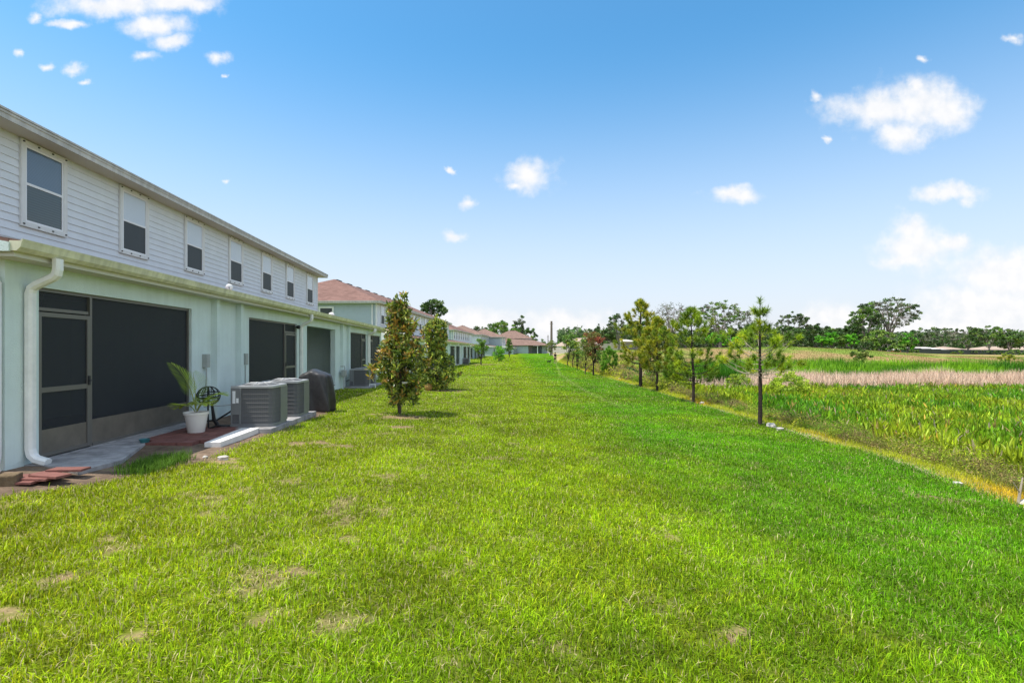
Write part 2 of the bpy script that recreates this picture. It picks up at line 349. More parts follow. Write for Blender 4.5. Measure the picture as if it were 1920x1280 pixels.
def dirtmask(X, Y):
    m = np.zeros_like(X)
    wob = (vnoise(X, Y, 5, 3)-.5)*1.2 + (vnoise(X, Y, 14, 4)-.5)*1.5 + (vnoise(X, Y, 31, 6)-.5)*.8
    for (a, b, r) in DP:
        d = np.sqrt(((X-a)/1.35)**2 + (Y-b)**2)/r
        m = np.maximum(m, np.clip((1.0-d+wob*.9)*2, 0, 1)*(d < 2.0) if r not in (.55, .7) else np.clip((1.0-d+wob*.25)*2.5, 0, .92))
    n = vnoise(X, Y, 2.2, 7)*.6+vnoise(X, Y, 6.1, 8)*.4
    left = smooth((2.2-X)/4)
    m = np.maximum(m, np.clip((n-.72)*7+wob*.5, 0, .55)*(n > .66)*(.25+.75*left)*(Y < 40))
    return m
def lawncol(X, Y):     # living colour of the turf itself
    n1 = vnoise(X, Y, .35, 1); n2 = vnoise(X, Y, 1.3, 2); n3 = vnoise(X, Y, 4, 5)
    right = smooth((X-.6-.5*(n2-.5)*4)/3.2)*smooth((X+3)/3)
    g1 = np.array([.265,.40,.005]); g2 = np.array([.125,.345,.005])
    w = np.clip(right*.85 + (n1-.5)*.7 + (n2-.5)*.35, 0, 1)[..., None]
    c = lerp(g1, g2, w)
    c = lerp(c, np.array([.35,.44,.008]), (smooth((-.2-X)/3.5)*smooth((14-Y)/8)*.75)[..., None])
    y = np.clip((n3-.55)*1.6, 0, 1)[..., None]*(1-.7*w)
    c = lerp(c, np.array([.34,.42,.015]), y*.7)
    mot = (vnoise(X, Y, 1.1, 71)-.5)*.42+(vnoise(X, Y, 3.3, 72)-.5)*.42+(vnoise(X, Y, .42, 73)-.5)*.34
    c = c*(1+mot)[..., None]
    tx = np.interp(Y, [15,20,26,43,80], [3.9,3.6,3.5,4.0,6.9])
    tr = (np.clip(1-np.abs(X-tx)/.22, 0, 1)*smooth((Y-14)/6))[..., None]
    return lerp(c, np.array([.42,.50,.15]), tr*.4)
xs = np.unique(np.concatenate([-np.geomspace(16, 2500, 46), np.linspace(-16, -3, 100), np.linspace(-3, 20, 190), np.linspace(20, 70, 90), np.geomspace(70, 2500, 50)]))
ys = np.unique(np.concatenate([-np.geomspace(3, 1500, 26), np.linspace(-3, 16, 190), np.linspace(16, 60, 170), np.linspace(60, 190, 130), np.geomspace(190, 4500, 40)]))
GX, GY = np.meshgrid(xs, ys); GZ = H(GX, GY)
E = El(GY); inlawn = smooth((E-GX)/.25)*smooth((GX-leftedge(GY))/.12)
dm = dirtmask(GX, GY)
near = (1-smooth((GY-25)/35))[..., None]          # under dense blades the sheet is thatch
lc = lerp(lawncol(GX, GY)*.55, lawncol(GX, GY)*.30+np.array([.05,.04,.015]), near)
soil = np.array([.235,.16,.095]); c = lerp(lc, soil*(.8+.5*vnoise(GX, GY, 3, 9))[..., None], dm[..., None])
n1 = vnoise(GX, GY, .12, 11)[..., None]; n2 = vnoise(GX, GY, .5, 12)[..., None]
field = lerp(np.array([.36,.25,.115]), np.array([.20,.27,.045]), np.clip((n1-.42)*3.5+(n2-.5), 0, 1))
marsh = np.array([.085,.085,.03]); mw = (1-smooth((GY-44)/8))[..., None]
out = lerp(field, marsh, mw)
bank = np.clip(1-np.abs((GX-E-.2)/.8), 0, 1)[..., None]*(GY < 150)[..., None]
out = lerp(out, np.array([.34,.30,.10]), bank*.8)
strip = (np.clip(1-np.abs((GX-E+.02)/.16), 0, 1)*np.clip(vnoise(GX, GY, 1.1, 13)*2-.3, 0, 1))[..., None]
left = np.array([.17,.12,.085])*(.7+.6*vnoise(GX, GY, 4, 15))[..., None]
col = lerp(out, c, inlawn[..., None]); col = np.where((GX < leftedge(GY))[..., None] & (GY < 33)[..., None] & (GX > -15)[..., None], left, col)
bw = ((GX < Bl(GY)-8) | (GY > 180))[..., None]; col = np.where(bw, np.array([.17,.24,.04]), col)
col = lerp(col, np.array([.42,.37,.24]), strip*.8)
ny, nx = GX.shape; g = MB()
ii = (np.arange(ny-1)[:, None]*nx + np.arange(nx-1)[None]).ravel()
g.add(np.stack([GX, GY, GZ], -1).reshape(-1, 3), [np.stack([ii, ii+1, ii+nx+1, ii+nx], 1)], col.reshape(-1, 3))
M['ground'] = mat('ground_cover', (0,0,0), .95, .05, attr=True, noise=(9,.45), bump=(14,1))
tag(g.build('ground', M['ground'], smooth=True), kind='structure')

# ------------------------------------------------------------------ ground cover: blades
def blades(mb, X, Y, Zb, h, w, col, rng, lean=.6, bend=.5, droop=None):
    n = len(X); th = rng.rand(n)*2*math.pi; dx, dy = np.cos(th), np.sin(th); sx, sy = -dy, dx
    ln = lean*rng.rand(n); k1 = .5*h; k2 = h
    l1 = k1*ln*.7; l2 = k2*(ln*(1+bend)); z1 = k1*np.sqrt(np.maximum(.1, 1-(ln*.7)**2)); z2 = z1 + k1*np.sqrt(np.maximum(.04, 1-np.minimum(.98, ln*(1+bend*1.2))**2))
    if droop is not None: z2 = z2 - droop*h*ln
    P = np.empty((n, 5, 3)); 
    P[:,0] = np.stack([X-sx*w/2, Y-sy*w/2, Zb], 1); P[:,1] = np.stack([X+sx*w/2, Y+sy*w/2, Zb], 1)
    P[:,2] = np.stack([X+dx*l1+sx*w*.42, Y+dy*l1+sy*w*.42, Zb+z1], 1); P[:,3] = np.stack([X+dx*l1-sx*w*.42, Y+dy*l1-sy*w*.42, Zb+z1], 1)
    P[:,4] = np.stack([X+dx*l2, Y+dy*l2, Zb+z2], 1)
    b = np.arange(n)*5
    mb.add(P.reshape(-1, 3), [np.stack([b, b+1, b+2, b+3], 1), np.stack([b+3, b+2, b+4], 1)], np.repeat(col, 5, 0))
rng = np.random.RandomState(5)
g = MB()
for (y0, y1, dens, hh, ww) in ((1.6,3.2,7200,.062,.0056),(3.2,5,5600,.06,.0062),(5,8,3600,.056,.0075),(8,12,2200,.052,.0095),(12,18,1150,.05,.0135),(18,28,520,.05,.021),(28,45,190,.05,.034),(45,75,42,.06,.08),(75,120,16,.07,.13)):
    hw = y1*1.03+1.5; xa, xb = max(-9.5, -hw), min(9, hw); n = int((y1-y0)*(xb-xa)*dens)
    X = rng.uniform(xa, xb, n); Y = rng.uniform(y0, y1, n)
    k = (X > leftedge(Y)+rng.randn(n)*.07) & (X < El(Y)+rng.randn(n)*.14+.02) & (np.abs(X) < Y*1.02+1.3)
    d = dirtmask(X, Y); k &= rng.rand(n) > d*.88; X, Y, d = X[k], Y[k], d[k]; n = len(X)
    tuft = vnoise(X, Y, 7, 21); h = hh*(.45+.8*rng.rand(n))*(.7+.6*tuft)*(1-.35*d); w = ww*(.7+.6*rng.rand(n))
    c = lawncol(X, Y)*(.40+1.25*rng.rand(n)**1.5)[:, None]
    yel = rng.rand(n) < .16; c[yel] = c[yel]*np.array([1.5,1.15,1.6])
    dry = rng.rand(n) < (.045+.5*d+.07*smooth((1.5-X)/4)); c[dry] = np.array([.62,.52,.26])*(.6+.6*rng.rand(dry.sum()))[:, None]
    wide = rng.rand(n) < .04; h[wide] *= 1.5
    blades(g, X, Y, H(X, Y)-.004, h, w, c, rng, 1.05, .25)
# the shaded tuft of long grass beside the slab
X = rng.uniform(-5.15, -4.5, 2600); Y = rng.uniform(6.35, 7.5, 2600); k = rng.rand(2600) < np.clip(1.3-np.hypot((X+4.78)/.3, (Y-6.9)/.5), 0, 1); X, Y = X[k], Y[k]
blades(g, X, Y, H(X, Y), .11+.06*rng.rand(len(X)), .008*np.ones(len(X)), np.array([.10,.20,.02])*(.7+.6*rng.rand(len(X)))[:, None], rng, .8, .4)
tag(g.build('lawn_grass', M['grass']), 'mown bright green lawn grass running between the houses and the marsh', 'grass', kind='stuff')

def leaf6(mb, P, D, Sd, Ln, Wd, col, fold=.25):
    """leaves: base point P, unit direction D, unit side Sd"""
    n = len(P); Nn = np.cross(D, Sd); L_ = Ln[:, None]; W_ = Wd[:, None]; V = np.empty((n, 6, 3))
    V[:,0] = P; V[:,1] = P + D*L_*.33 + Sd*W_*.5 + Nn*W_*fold; V[:,2] = P + D*L_*.72 + Sd*W_*.38 + Nn*W_*fold
    V[:,3] = P + D*L_; V[:,4] = P + D*L_*.72 - Sd*W_*.38 + Nn*W_*fold; V[:,5] = P + D*L_*.33 - Sd*W_*.5 + Nn*W_*fold
    b = np.arange(n)*6
    mb.add(V.reshape(-1, 3), [np.stack([b, b+1, b+2, b+3], 1), np.stack([b, b+3, b+4, b+5], 1)], np.repeat(col, 6, 0))
def diamonds(mb, P, D, Sd, Ln, Wd, col):
    n = len(P); V = np.empty((n, 4, 3)); L_ = Ln[:, None]/2; W_ = Wd[:, None]/2
    V[:,0] = P-D*L_; V[:,1] = P+Sd*W_-D*L_*.1; V[:,2] = P+D*L_; V[:,3] = P-Sd*W_-D*L_*.1
    b = np.arange(n)*4; mb.add(V.reshape(-1, 3), [np.stack([b, b+1, b+2, b+3], 1)], np.repeat(col, 4, 0))
def unit(a): return a/(np.linalg.norm(a, axis=-1, keepdims=True)+1e-9)
def rndside(D, rng): return unit(np.cross(D, unit(rng.randn(*D.shape))))

# weeds on the bank, yellow-orange low growth
rng = np.random.RandomState(8); g = MB()
n = 150000; Y = 3+rng.rand(n)**1.5*90; X = El(Y)+rng.gamma(2.0, .42, n)*(1+Y/60)-.1; k = (X < Y*1.03+1.5) & (X-El(Y) < 4.5+Y/12); X, Y = X[k], Y[k]; n = len(X)
o = X-El(Y); dn = np.clip(vnoise(X, Y, 1.2, 31)*1.7, 0, 1); k = rng.rand(n) < dn+.25; X, Y, o = X[k], Y[k], o[k]; n = len(X)
sc = np.maximum(1, Y/11); h = (.05+.13*rng.rand(n))*np.clip(.4+o*.9, .4, 2.2)*np.sqrt(sc); w = .006*sc
ora = vnoise(X, Y, .55, 32)[:, None]
c = lerp(np.array([.50,.56,.03]), np.array([.75,.50,.03]), np.clip((ora-.62)*3.0, 0, 1)); c = lerp(c, np.array([.17,.22,.03]), np.clip((o[:, None]-.35)*1.3, 0, .9))
c = c*(.6+.7*rng.rand(n))[:, None]; dry = rng.rand(n) < .12; c[dry] = np.array([.42,.34,.2])
blades(g, X, Y, H(X, Y), h, w, c, rng, .9, .4)
tag(g.build('bank_weeds', M['grass']), 'yellow and orange low weeds on the bank between lawn and marsh', 'weeds', kind='stuff')
# brown and green scrubby weeds behind them
g = MB(); n = 60000; Y = 5+rng.rand(n)**1.3*60; o = .5+rng.gamma(2.2, .55, n)*(1+Y/70); X = El(Y)+o; k = (X < Y*1.03+1.5) & (rng.rand(n) < np.clip(vnoise(X, Y, .8, 33)*2.6-.4, 0, 1)); X, Y = X[k], Y[k]; n = len(X)
sc = np.maximum(1, Y/12); h = (.12+.42*rng.rand(n)); c = lerp(np.array([.22,.30,.04]), np.array([.34,.25,.11]), np.clip(vnoise(X, Y, 1.1, 34)*2-.6, 0, 1)[:, None])*(.6+.8*rng.rand(n))[:, None]
blades(g, X, Y, H(X, Y), h, .008*sc, c, rng, .9, .3)
rc = np.random.RandomState(88); kc = 1500; cy = 4+rc.rand(kc)**1.3*60; cx = El(cy)+.38+rc.gamma(2.0, .5, kc)*(1+cy/60); ok = cx < cy*1.05+1.5; cx, cy = cx[ok], cy[ok]; kc = len(cx)
lp = 170; hh_ = (.11+.28*rc.rand(kc)**1.4)*np.maximum(1, cy/22); cc = np.array([(.34,.44,.04),(.20,.34,.03),(.40,.29,.12),(.26,.20,.09),(.52,.54,.05)])[rc.randint(0, 5, kc)]
ci = np.repeat(np.arange(kc), lp); nn = len(ci); dd = unit3(rc.randn(nn, 3))*(rc.rand(nn)**.4)[:, None]
PX_ = cx[ci]+dd[:, 0]*hh_[ci]*1.3; PY_ = cy[ci]+dd[:, 1]*hh_[ci]*1.3; PP = np.stack([PX_, PY_, H(PX_, PY_)+hh_[ci]*(.8+.8*dd[:, 2])], 1)
DD = unit3(rc.randn(nn, 3)+np.array([0,0,.6])); SS = unit3(np.cross(DD, unit3(rc.randn(nn, 3)))); sz = np.maximum(1, cy[ci]/11)
n_ = nn; V = np.empty((n_, 4, 3)); L_ = ((.03+.05*rc.rand(nn))*sz/2)[:, None]; W_ = ((.006+.012*rc.rand(nn))*sz/2)[:, None]
V[:,0] = PP-DD*L_; V[:,1] = PP+SS*W_; V[:,2] = PP+DD*L_; V[:,3] = PP-SS*W_; b = np.arange(n_)*4
g.add(V.reshape(-1, 3), [np.stack([b, b+1, b+2, b+3], 1)], np.repeat(cc[ci]*(.45+.95*rc.rand(nn))[:, None], 4, 0))
tag(g.build('bank_scrub', M['grass']), 'tangled brown and olive stems of scrub at the foot of the bank', 'scrub', kind='stuff')
# broad leaved marsh plants
g = MB(); n = 19000; Y = 4+rng.rand(n)**.7*30; X = El(Y)+.8+rng.rand(n)*(Y*1.05+2-El(Y)-.8)
k = (X-El(Y) > .8+1.0*vnoise(X, Y, .6, 40)) & (Y < 30+3*vnoise(X, Y, .3, 41)) & (rng.rand(n) < np.clip((X-El(Y)-.4)/2, 0, 1)); X, Y = X[k], Y[k]; n = len(X)
ph = .34+.40*rng.rand(n)**1.3+.28*vnoise(X, Y, .8, 42); zz = H(X, Y)
pc = lerp(np.array([.12,.35,.01]), np.array([.40,.50,.02]), np.clip(vnoise(X, Y, .35, 43)*1.6-.3+.5*(rng.rand(n)-.5), 0, 1)[:, None])*(.55+.75*rng.rand(n))[:, None]
pc[rng.rand(n) < .03] = np.array([.40,.30,.08])
K = 10; i = np.repeat(np.arange(n), K); m_ = len(i); th = rng.rand(m_)*6.283; tilt = .05+.75*rng.rand(m_)**1.2; q = rng.rand(m_)
D = np.stack([np.cos(th)*np.sin(tilt), np.sin(th)*np.sin(tilt), np.cos(tilt)], 1); rad = .10*q
P = np.stack([X[i]+np.cos(th)*rad, Y[i]+np.sin(th)*rad, zz[i]+ph[i]*(.35+.55*rng.rand(m_))], 1); sc = np.maximum(1, Y[i]/15)
c = pc[i]*(.55+.8*rng.rand(m_))[:, None]; r = rng.rand(m_); c[r < .02] = np.array([.70,.48,.06]); c[r > .985] = np.array([.5,.4,.25])
leaf6(g, P, D, rndside(D, rng), (.14+.12*rng.rand(m_))*sc**.15, (.030+.024*rng.rand(m_))*sc**.5, c)
i = np.repeat(np.arange(n), 6); m_ = len(i); j = .08*rng.randn(2, m_); blades(g, X[i]+j[0], Y[i]+j[1], zz[i], ph[i]*(.6+.5*rng.rand(m_)), .012*np.maximum(1, Y[i]/15), pc[i]*.7, rng, .45, .3)
tag(g.build('marsh_plants', M['leaf']), 'dense broad leaved green and yellow plants filling the marsh', 'marsh plants', kind='stuff')
# upright green rushes at the back of the marsh
g = MB(); n = 42000; Y = rng.uniform(19, 33, n); X = El(Y)+3+rng.rand(n)*(Y*1.08-El(Y)); k = rng.rand(n) < np.clip((X/Y-.55)*3, .05, 1)*smooth((Y-19)/8); X, Y = X[k], Y[k]; n = len(X)
c = lerp(np.array([.09,.21,.03]), np.array([.20,.31,.03]), rng.rand(n)[:, None])*(.7+.5*rng.rand(n))[:, None]
blades(g, X, Y, H(X, Y), .55+.45*rng.rand(n), .026, c, rng, .3, .2)
tag(g.build('marsh_rushes', M['grass']), 'upright green rushes in front of the dry pink reeds', 'rushes', kind='stuff')
# dry pinkish reeds
g = MB(); n = 90000; Y = rng.uniform(30, 41, n); t = rng.uniform(.25, 1.12, n); X = t*Y
k = (X > El(Y)+1.5) & (rng.rand(n) < np.clip(.10+(t-.45)*6, .06, 1)) & (rng.rand(n) < .05+1.0*vnoise(X, Y, .5, 50)*vnoise(X, Y, 1.3, 57)*2); X, Y, t = X[k], Y[k], t[k]; n = len(X)
h = (.92+.62*rng.rand(n))*(.72+.5*vnoise(X, Y, .45, 51))*np.where(t < .45, .75, 1.0)
c = lerp(np.array([.66,.44,.31]), np.array([.92,.72,.54]), rng.rand(n)[:, None])*(.45+.75*rng.rand(n))[:, None]
blades(g, X, Y, H(X, Y), h, .035, c, rng, .5, .55)
tag(g.build('dry_reeds', M['dry']), 'band of dead pinkish tan reeds across the marsh', 'reeds', kind='stuff')
# tall fresh green grass behind the reeds
g = MB(); n = 80000; Y = rng.uniform(41, 56, n); t = rng.uniform(.3, 1.12, n); X = t*Y; k = rng.rand(n) < np.clip((vnoise(X, Y, .16, 61)*1.6), .3, 1); X, Y = X[k], Y[k]; n = len(X)
h = (1.15+.7*rng.rand(n))*(.55+.85*vnoise(X, Y, .30, 62)); c = lerp(np.array([.06,.20,.012]), np.array([.28,.52,.02]), np.clip((vnoise(X, Y, .45, 63)-.3)*2, 0, 1)[:, None])*(.5+.8*rng.rand(n))[:, None]
blades(g, X, Y, H(X, Y), h, .07, c, rng, .7, .5, .3)
tag(g.build('tall_green_grass', M['grass']), 'lush bright green tall grass behind the dry reeds', 'tall grass', kind='stuff')
# rough short grass on the mound
g = MB(); n = 90000; Y = rng.uniform(52, 112, n); t = rng.uniform(.1, 1.1, n); X = t*Y; k = X > El(Y)+1; X, Y = X[k], Y[k]; n = len(X)
a = vnoise(X, Y, .12, 11)[:, None]; b = vnoise(X, Y, .5, 12)[:, None]
c = lerp(np.array([.40,.28,.13]), np.array([.21,.29,.05]), np.clip((a-.42)*3.5+(b-.5), 0, 1))*(.7+.5*rng.rand(n))[:, None]
blades(g, X, Y, H(X, Y), .05+.06*rng.rand(n), .09, c, rng, .8, .3)
tag(g.build('mound_grass', M['grass']), 'patchy tan and green rough grass on the low mound', 'rough grass', kind='stuff')

# ------------------------------------------------------------------ houses
def duct(mb, pts, w=.085, d=.075): mb.sweep(pts, w, d)
def siding(mb, p0, p1, nrm, z0, z1, lap=.158, lip=.019):
    p0 = np.array(p0, float); p1 = np.array(p1, float); nrm = np.array(nrm, float); n = max(1, round((z1-z0)/lap)); V = []; Fc = []
    for i in range(n):
        a = z0+(z1-z0)*i/n; b = z0+(z1-z0)*(i+1)/n; k = len(V)
        q0 = p0+nrm*lip; q1 = p1+nrm*lip
        V += [(*q0, a), (*q1, a), (*p1, b), (*p0, b), (*p0, a), (*p1, a)]
        Fc += [(k, k+1, k+2, k+3), (k+4, k+5, k+1, k)]
    mb.add(V, [Fc])
def holed_wall(mb, L0, L1, z0, z1, holes, x_out, x_in):
    ys_ = sorted(set([L0, L1]+[h[0] for h in holes]+[h[1] for h in holes])); zs_ = sorted(set([z0, z1]+[h[2] for h in holes]+[h[3] for h in holes]))
    for i in range(len(ys_)-1):
        for j in range(len(zs_)-1):
            cy, cz = (ys_[i]+ys_[i+1])/2, (zs_[j]+zs_[j+1])/2
            if any(h[0] < cy < h[1] and h[2] < cz < h[3] for h in holes): continue
            a, b, c_, d = ys_[i], ys_[i+1], zs_[j], zs_[j+1]
            mb.add([(x_out,a,c_),(x_out,b,c_),(x_out,b,d),(x_out,a,d)], [[(0,1,2,3)]])
            mb.add([(x_in,a,c_),(x_in,b,c_),(x_in,b,d),(x_in,a,d)], [[(3,2,1,0)]])
    for (a, b, c_, d) in holes:
        for (y0, y1, za, zb_) in ((a,a,c_,d),(b,b,c_,d)): mb.add([(x_out,y0,za),(x_in,y0,za),(x_in,y0,zb_),(x_out,y0,zb_)], [[(0,1,2,3)]])
        mb.add([(x_out,a,d),(x_out,b,d),(x_in,b,d),(x_in,a,d)], [[(0,1,2,3)]])
    for y in (L0, L1): mb.add([(x_out,y,z0),(x_in,y,z0),(x_in,y,z1),(x_out,y,z1)], [[(0,1,2,3)]])
def window(parent, c, along, out, z0, z1, w, pane_up, pane_lo, bolts=False, simple=False):
    """single hung window: c = centre on the wall plane"""
    T = .10; m = MB(); a0, a1 = -w/2, w/2
    for (a, b) in ((a0-T, a0), (a1, a1+T)): m.obox(c, along, out, (a, b), (0, .045), (z0-T, z1+T))
    m.obox(c, along, out, (a0, a1), (0, .043), (z1, z1+T)); m.obox(c, along, out, (a0, a1), (0, .047), (z0-T, z0))
    wo = m.build('window', M['trim'], parent)
    s_ = MB(); t = .04; zm = (z0+z1)/2
    for (a, b) in ((a0, a0+t), (a1-t, a1)): s_.obox(c, along, out, (a, b), (0, .034), (z0, z1))
    s_.obox(c, along, out, (a0+t, a1-t), (0, .032), (z1-t, z1)); s_.obox(c, along, out, (a0+t, a1-t), (0, .032), (z0, z0+t)); s_.obox(c, along, out, (a0+t, a1-t), (0, .036), (zm-.025, zm+.025))
    s_.build('sash', M['vinyl'], wo)
    p = MB(); p.obox(c, along, out, (a0+t, a1-t), (-.02, .022), (zm+.025, z1-t)); p.build('upper_pane', pane_up, wo)
    p = MB(); p.obox(c, along, out, (a0+t, a1-t), (-.02, .020), (z0+t, zm-.025)); p.build('lower_pane', pane_lo, wo)
    if bolts:
        for zz in (z1+.055, z0-.05):
            for i in range(4):
                b = MB(); q = a0-.05+(w+.1)*i/3; b.obox(c, along, out, (q-.016, q+.016), (.0465, .066), (zz-.012, zz+.012)); b.build('panel_bolt', M['dark'], wo)
    return wo
def hip_roof(mb, x0, x1, y0, y1, z, slope, t=.06, gable=False):
    hw = (x1-x0)/2; zr = z+hw*slope; xm = (x0+x1)/2; e = 0 if gable else hw
    V = [(x0,y0,z),(x1,y0,z),(x1,y1,z),(x0,y1,z),(xm,y0+e,zr),(xm,y1-e,zr)]
    mb.add(V, [[(1,2,5,4)],[(3,0,4,5)],[(0,1,4)],[(2,3,5)],[(3,2,1,0)]]); return xm, zr
WU, DP_ = -3.3, 12.0        # upper wall set back from the porch wall; house depth
GUT = [(.30,2.70),(.38,2.70),(.425,2.745),(.44,2.80),(.455,2.84),(.44,2.84),(.425,2.82),(.30,2.82)]
def opening(root, a, b, door, mats='screen', top=2.36, detail=True):
    """screened lanai opening between a and b; door at 'near' or 'far' end"""
    fr = MB(); x0, x1 = -.10, -.05; t = .045
    dw = .95
    d0, d1 = (a, a+dw+.06) if door == 'near' else (b-dw-.06, b)
    o0, o1 = (d1, b) if door == 'near' else (a, d0)
    for (p, q) in ((a, a+t), (b-t, b)): fr.box(x0, x1, p, q, .03, top)
    pm = d1 if door == 'near' else d0
    fr.box(x0, x1+.004, pm-t/2, pm+t/2, .03, top-t); fr.box(x0, x1, a+t, b-t, top-t, top)
    m0, m1 = sorted((pm, a if door == 'near' else b))
    fr.box(x0, x1-.003, m0+t, m1-t, 2.05, 2.05+t); fr.box(x0, x1-.003, o0+t, o1-t, .03, .07)
    f = fr.build('screen_frame', M['bronze'], root)
    sc = MB(); q0, q1 = sorted((o0, o1)); sc.box(-.082, -.078, q0+t/2, q1-t/2, .44, top-t); sc.build('insect_screen', M['screen'], f); sc = MB(); sc.box(-.082, -.078, m0+t, m1-t, 2.05+t, top-t)
    sc.build('insect_screen', M['screen'], f)
    kp = MB(); kp.box(-.088, -.080, q0+t/2, q1-t/2, .07, .44); kp.build('kick_panel', M['kick'], f)
    D0, D1 = m0+.03, m1-.03; d = MB(); s_ = .06
    for (p, q) in ((D0, D0+s_), (D1-s_, D1)): d.box(-.07, -.035, p, q, .05, 2.03)
    for (zz, hh) in ((1.97,.06),(.93,.07),(.05,.05)): d.box(-.069, -.036, D0+s_, D1-s_, zz, zz+hh)
    do = d.build('screen_door', M['bronze'], root)
    s2 = MB(); s2.box(-.056, -.052, D0+s_, D1-s_, 1.0, 1.97); s2.build('door_screen', M['screen'], do); s2 = MB(); s2.box(-.056, -.052, D0+s_, D1-s_, .42, .93); s2.build('door_screen', M['screen'], do)
    k2 = MB(); k2.box(-.060, -.050, D0+s_, D1-s_, .10, .42); k2.build('kick_panel', M['kick'], do)
    hd = MB(); yy = D1-.03 if door == 'near' else D0+.03
    hd.box(-.035, -.02, yy-.018, yy+.018, .98, 1.12); hd.tube([(-.02,yy,1.05),(.02,yy,1.05),(.02,yy-.07,1.05)], .009, 6); hd.build('handle', M['dark'], do)
def townhouse(name, label, P0, P1, z, ups, upe, mats, per0=.5, open_no=(), near=False, side_window=None, wins=None, group='row of two storey townhouses'):
    """P0->P1 the line of the porch wall; ups/upe = upper storey start/end along it"""
    P0 = np.array(P0); P1 = np.array(P1); d = P1-P0; Ln = np.hypot(*d); rz = math.atan2(-d[0], d[1])
    r = empty(name, (P0[0], P0[1], z), rz, label, 'townhouse', group)
    stu, sid, endm, roofm = mats
    holes = []; k = 0; y = per0
    pat = [(0,3.76),(6.5,10.2)]
    base = 0
    while True:
        for (a, b) in pat:
            if base+y+a > Ln-1.2: break
            holes.append((base+y+a, min(base+y+b, Ln-.35)))
        base += 11.2
        if base+y > Ln-1.2: break
    w = MB(); holed_wall(w, 0, Ln, -1.0, 2.64, [(a, b, -.02, 2.36) for a, b in holes], 0, -.20)
    ribs = []
    base = 0
    while base < Ln:
        for q in (4.55, 5.75):
            if base+y+q < Ln-.3: ribs.append(base+y+q)
        base += 11.2
    for q in ribs: w.box(.0, .13, q, q+.14, -1.0, 2.638)
    w.add([(-.2,0,-1),(WU,0,-1),(WU,0,2.64),(-.2,0,2.64)], [[(0,1,2,3)]]); w.add([(-.2,Ln,-1),(WU,Ln,-1),(WU,Ln,2.64),(-.2,Ln,2.64)], [[(0,1,2,3)]])
    w.build('porch_wall', M[stu], r)
    # inner back wall with partitions and floor
    b = MB(); b.box(WU-.1, WU, .02, Ln-.02, -1, 2.6)
    for q in ribs[::2]: b.box(WU, -.2, q+.5, q+.62, -1, 2.6)
    bw = 11.2+y-.55
    while bw < Ln-1: b.box(WU, -.2, bw, bw+.12, -1, 2.6); bw += 11.2
    b.build('porch_back_wall', M[stu], r)
    for i, (a, b_) in enumerate(holes):      # sliding glass door at the back of each lanai
        c0 = a+.5 if i % 2 == 0 else b_-2.4; sd = MB()
        for q in (c0, c0+.88, c0+1.76): sd.box(WU+.002, WU+.06, q, q+.07, .04, 2.1)
        sd.box(WU+.002, WU+.058, c0+.07, c0+1.76, 2.03, 2.1); so_ = sd.build('sliding_door', M['vinyl'], r)
        for q in (c0+.07, c0+.95): sd = MB(); sd.box(WU+.01, WU+.03, q, q+.81, .05, 2.03); sd.build('pane', M['pane'], so_)
    fl = MB(); fl.box(WU, -.01, .03, Ln-.03, -.9, .03); fl.build('porch_floor', M['concrete'], r)
    ce = MB(); ce.box(WU, .31, -.25, Ln+.25, 2.64, 2.70); ce.build('porch_ceiling', M['soffit'], r)
    gu = MB(); gu.prism(GUT, -.30, Ln+.30); gu.build('porch_gutter', M['gutter'], r)
    ro = MB(); ro.prism([(.43,2.825),(WU,3.50),(WU,3.40),(.30,2.72)], -.29, Ln+.29); ro.build('porch_roof', M[roofm], r)
    for q in (-.32, Ln+.29):
        fa = MB(); fa.prism([(.31,2.69),(.31,2.80),(WU,3.46),(WU,2.72)], q, q+.03)
        fa.build('porch_rake_board', M['stucco'] if near else M['trim'], r)
    for i, (a, b_) in enumerate(holes):
        if i in open_no: continue
        opening(r, a+.002, b_-.002, 'near' if i % 2 == 0 else 'far')
    # downspouts beside the openings
    dsp = [.30] if near else [.2]
    base = 0
    while base+y+10.9 < Ln: dsp.append(base+y+10.2+.25); base += 11.2
    if near: dsp.append(Ln-4.1)
    for q in dsp:
        m = MB(); duct(m, [(.39,q,2.70),(.39,q,2.56),(.375,q,2.50),(.34,q,2.465),(.13,q,2.36),(.075,q,2.32),(.055,q,2.25),(.055,q,.22),(.075,q,.14),(.13,q,.085),(.27,q,.04)], .12 if near else .085, .10 if near else .075); m.build('downspout', M['pipe'], r)
    # upper storey
    x0 = WU-DP_
    up = MB(); siding(up, (WU, ups), (WU, upe), (1, 0), 3.42, 5.80)
    up.build('upper_wall', M[sid], r)
    en = MB()
    siding(en, (x0, ups), (WU, ups), (0, -1), -.6, 5.80); siding(en, (WU, upe), (x0, upe), (0, 1), -.6, 5.80); en.box(x0, x0+.05, ups, upe, -.6, 5.8)
    en.build('end_wall', M[endm], r)
    for yy, s_ in ((ups, -1), (upe, 1)):
        cb_ = MB(); cb_.box(WU-.10, WU+.028, min(yy, yy+s_*.028), max(yy, yy+s_*.028), -.4 if yy == ups else 3.3, 5.8)
        cb_.box(WU+.0, WU+.026, min(yy, yy-s_*.1), max(yy, yy-s_*.1), 3.42, 5.8)
        cb_.build('corner_board', M['trim'], r)
    so = MB(); so.box(x0-.45, WU+.45, ups-.45, upe+.45, 5.80, 5.83); so.build('soffit', M['soffit'], r)
    fa = MB(); xa, xb, ya, yb = x0-.45, WU+.45, ups-.45, upe+.45
    fa.box(xb, xb+.03, ya-.03, yb+.03, 5.80, 5.95); fa.box(xa-.03, xa, ya-.03, yb+.03, 5.80, 5.95); fa.box(xa, xb, ya-.03, ya, 5.80, 5.95); fa.box(xa, xb, yb, yb+.03, 5.80, 5.95)
